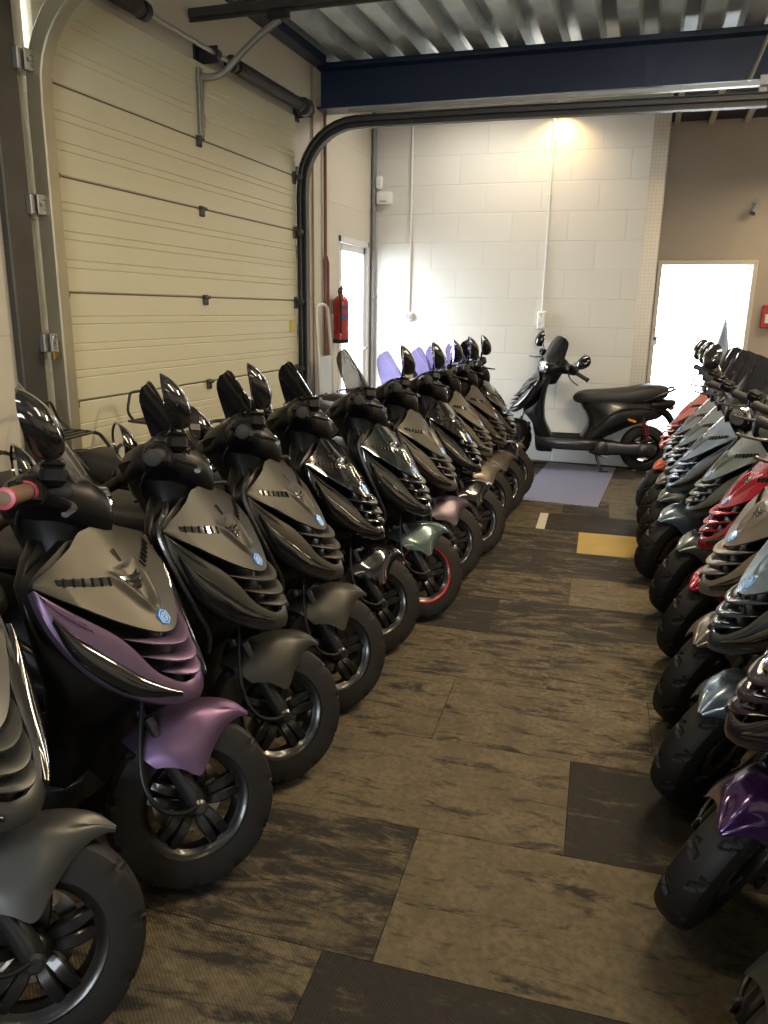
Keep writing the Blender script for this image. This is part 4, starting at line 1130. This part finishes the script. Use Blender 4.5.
# garment on a hook outside the far door
t = empty('hanging_garment', (.95, 9.93, 1.43)); tag(t, 'black garment with a pale ruffled top hanging beyond the far doorway', 'garment')
rows = []
for i in range(15):
    v = i/14; row = []
    for k in range(40):
        a = 2*PI*k/40; ww = (.085+.14*v)*(1+.08*math.sin(a*7+v*2)*v); dd = (.035+.05*v)*(1+.2*math.sin(a*6)*v)
        row.append((ww*math.cos(a)-.05*v, dd*math.sin(a), .0-.95*v))
    rows.append(row)
mb = MB().loft(rows); mb.build('cloth', M_black, t)
rows = []
for i in range(5):
    v = i/4; rows.append([((.055+.03*v)*math.cos(a)*(1+.1*math.sin(9*a)), (.03+.03*v)*math.sin(a)*(1+.15*math.sin(9*a)), .10-.11*v) for a in [2*PI*k/54 for k in range(54)]])
MB().loft(rows).build('ruffle', M_white, t)
MB().tube(spl([(.0, 0, .09), (0, 0, .13), (.05, 0, .17), (.10, 0, .18)], 4), .006, 8).build('hanger_hook', M_galv, t)
t = MB().box((RD0-.005, Y2-.103, 1.10), (.055, .002, .10)).build('paper_notice', M_paper); tag(t, 'small printed paper notice on the left jamb of the far doorway', 'notice')
MB().box((RD0-.005, Y2-.1045, 1.12), (.035, .001, .03)).build('printed_patch', M_blue, t)

# ------------------------------------------------------------------ lamps
m, nt, bs = new_mat('lit_warm_diffuser'); bs.inputs['Emission Color'].default_value = (1, .76, .46, 1); bs.inputs['Emission Strength'].default_value = 3
M_lit = m
def ceiling_lamp(x, y, pw, label, col=(1, .79, .50), sx=1.2, sy=.16, up=.12, drop=.45):
    t = empty('ceiling_lamp', (x, y, ZC)); tag(t, label, 'ceiling lamp', 'strip lamps under the deck')
    MB().box((0, 0, -drop), (sx+.06, sy+.04, .05), .006).build('housing', M_white, t)
    MB().box((0, 0, -drop-.03), (sx, sy, .012), .004).build('diffuser', M_lit, t)
    for s in (1, -1): MB().tube([(s*.45, 0, -drop), (s*.45, 0, .01)], .006, 8).build('hanger_rod', M_galv, t)
    for k, (e, z, rx) in enumerate(((pw*(1-up), -drop-.045, 0), (pw*up, -drop+.035, PI))):
        li = bpy.data.lights.new('strip_light', 'AREA'); li.shape = 'RECTANGLE'; li.size = sx; li.size_y = sy; li.energy = e; li.color = col
        o = bpy.data.objects.new('strip_light', li); C.objects.link(o); o.parent = t; o.location = (0, 0, z); o.rotation_euler = (rx, 0, 0)
    return t
ceiling_lamp(-1.1, 1.0, 20, 'warm strip lamp over the left scooters, nearer the front window')
ceiling_lamp(.5, 2.4, 36, 'warm strip lamp over the carpet aisle between the rows')
ceiling_lamp(.9, 4.0, 130, 'added warm strip lamp over the aisle nearest the blue beam, lighting the garage door')  # added across the aisle to light the garage door evenly
ceiling_lamp(1.5, .2, 12, 'warm strip lamp over the right scooters by the front window')
ceiling_lamp(-1.3, 6.75, 22, 'added warm strip lamp hidden behind the blue beam, brightening the white wall', col=(1, .92, .80), drop=.10)  # added out of sight behind the beam to brighten the white wall
ceiling_lamp(1.7, 8.3, 22, 'added warm strip lamp in the rear bay, brightening the taupe wall')  # added to brighten and warm the taupe far wall
# lamp washing down the white wall from above the track
t = empty('wall_lamp', (-.86, YB, 3.10)); tag(t, 'warm wall lamp above the conduit, hidden behind the door track', 'wall lamp')
MB().box((0, -.02, 0), (.10, .04, .10), .006).build('wall_plate', M_white, t)
MB().tube([(0, -.03, 0), (0, -.13, .02)], .012, 8).build('arm', M_white, t)
MB().lathe([(.02, .05), (.045, 0), (.05, -.05), (.044, -.05), (.04, 0), (.015, .045)], (0, -.14, -.0), (0, 0, 1), 20, closed=True).build('shade', M_white, t)
li = bpy.data.lights.new('wall_lamp_light', 'SPOT'); li.energy = 24; li.color = (1, .62, .22); li.spot_size = R(140); li.spot_blend = .6; li.shadow_soft_size = .03
o = bpy.data.objects.new('wall_lamp_light', li); C.objects.link(o); o.parent = t; o.location = (0, -.14, -.02); o.rotation_euler = (R(8), 0, 0)

# ------------------------------------------------------------------ daylight
wd = bpy.data.worlds.new('overcast_sky'); bpy.context.scene.world = wd; wd.use_nodes = True
bg = wd.node_tree.nodes['Background']; bg.inputs['Color'].default_value = (.86, .93, 1, 1); bg.inputs['Strength'].default_value = SKY
def portal(loc, rot, sx, sy):
    li = bpy.data.lights.new('daylight_portal', 'AREA'); li.shape = 'RECTANGLE'; li.size = sx; li.size_y = sy; li.cycles.is_portal = True
    o = bpy.data.objects.new('daylight_portal', li); C.objects.link(o); o.location = loc; o.rotation_euler = rot
portal((XL-.068, (PY0+PY1)/2, PZ/2), (0, R(-90), 0), PZ, PY1-PY0)
portal(((RD0+RD1)/2, Y2+.14, RDZ/2), (R(-90), 0, 0), RD1-RD0, RDZ)
portal((.2, YF-.19, 1.6), (R(90), 0, 0), 1.6, 1.0)

# ------------------------------------------------------------------ camera
cam = bpy.data.cameras.new('camera'); co = bpy.data.objects.new('camera', cam); C.objects.link(co)
cam.sensor_fit = 'HORIZONTAL'; cam.sensor_width = 36; cam.lens = 36*770/768; cam.clip_start = .02
Rw = CAMROT
co.matrix_world = Matrix(((Rw[0][0], Rw[0][1], -Rw[0][2], 0), (Rw[1][0], Rw[1][1], -Rw[1][2], 0), (Rw[2][0], Rw[2][1], -Rw[2][2], 1.39), (0, 0, 0, 1)))
sc = bpy.context.scene; sc.camera = co
sc.view_settings.view_transform = 'Standard'; sc.view_settings.look = 'None'; sc.view_settings.gamma = 1; sc.view_settings.use_curve_mapping = False
sc.view_settings.exposure = EXPO
sc.cycles.use_denoising = True
sc.cycles.max_bounces = 8; sc.cycles.transparent_max_bounces = 12; sc.cycles.caustics_reflective = False; sc.cycles.caustics_refractive = False
sc.cycles.sample_clamp_indirect = 6
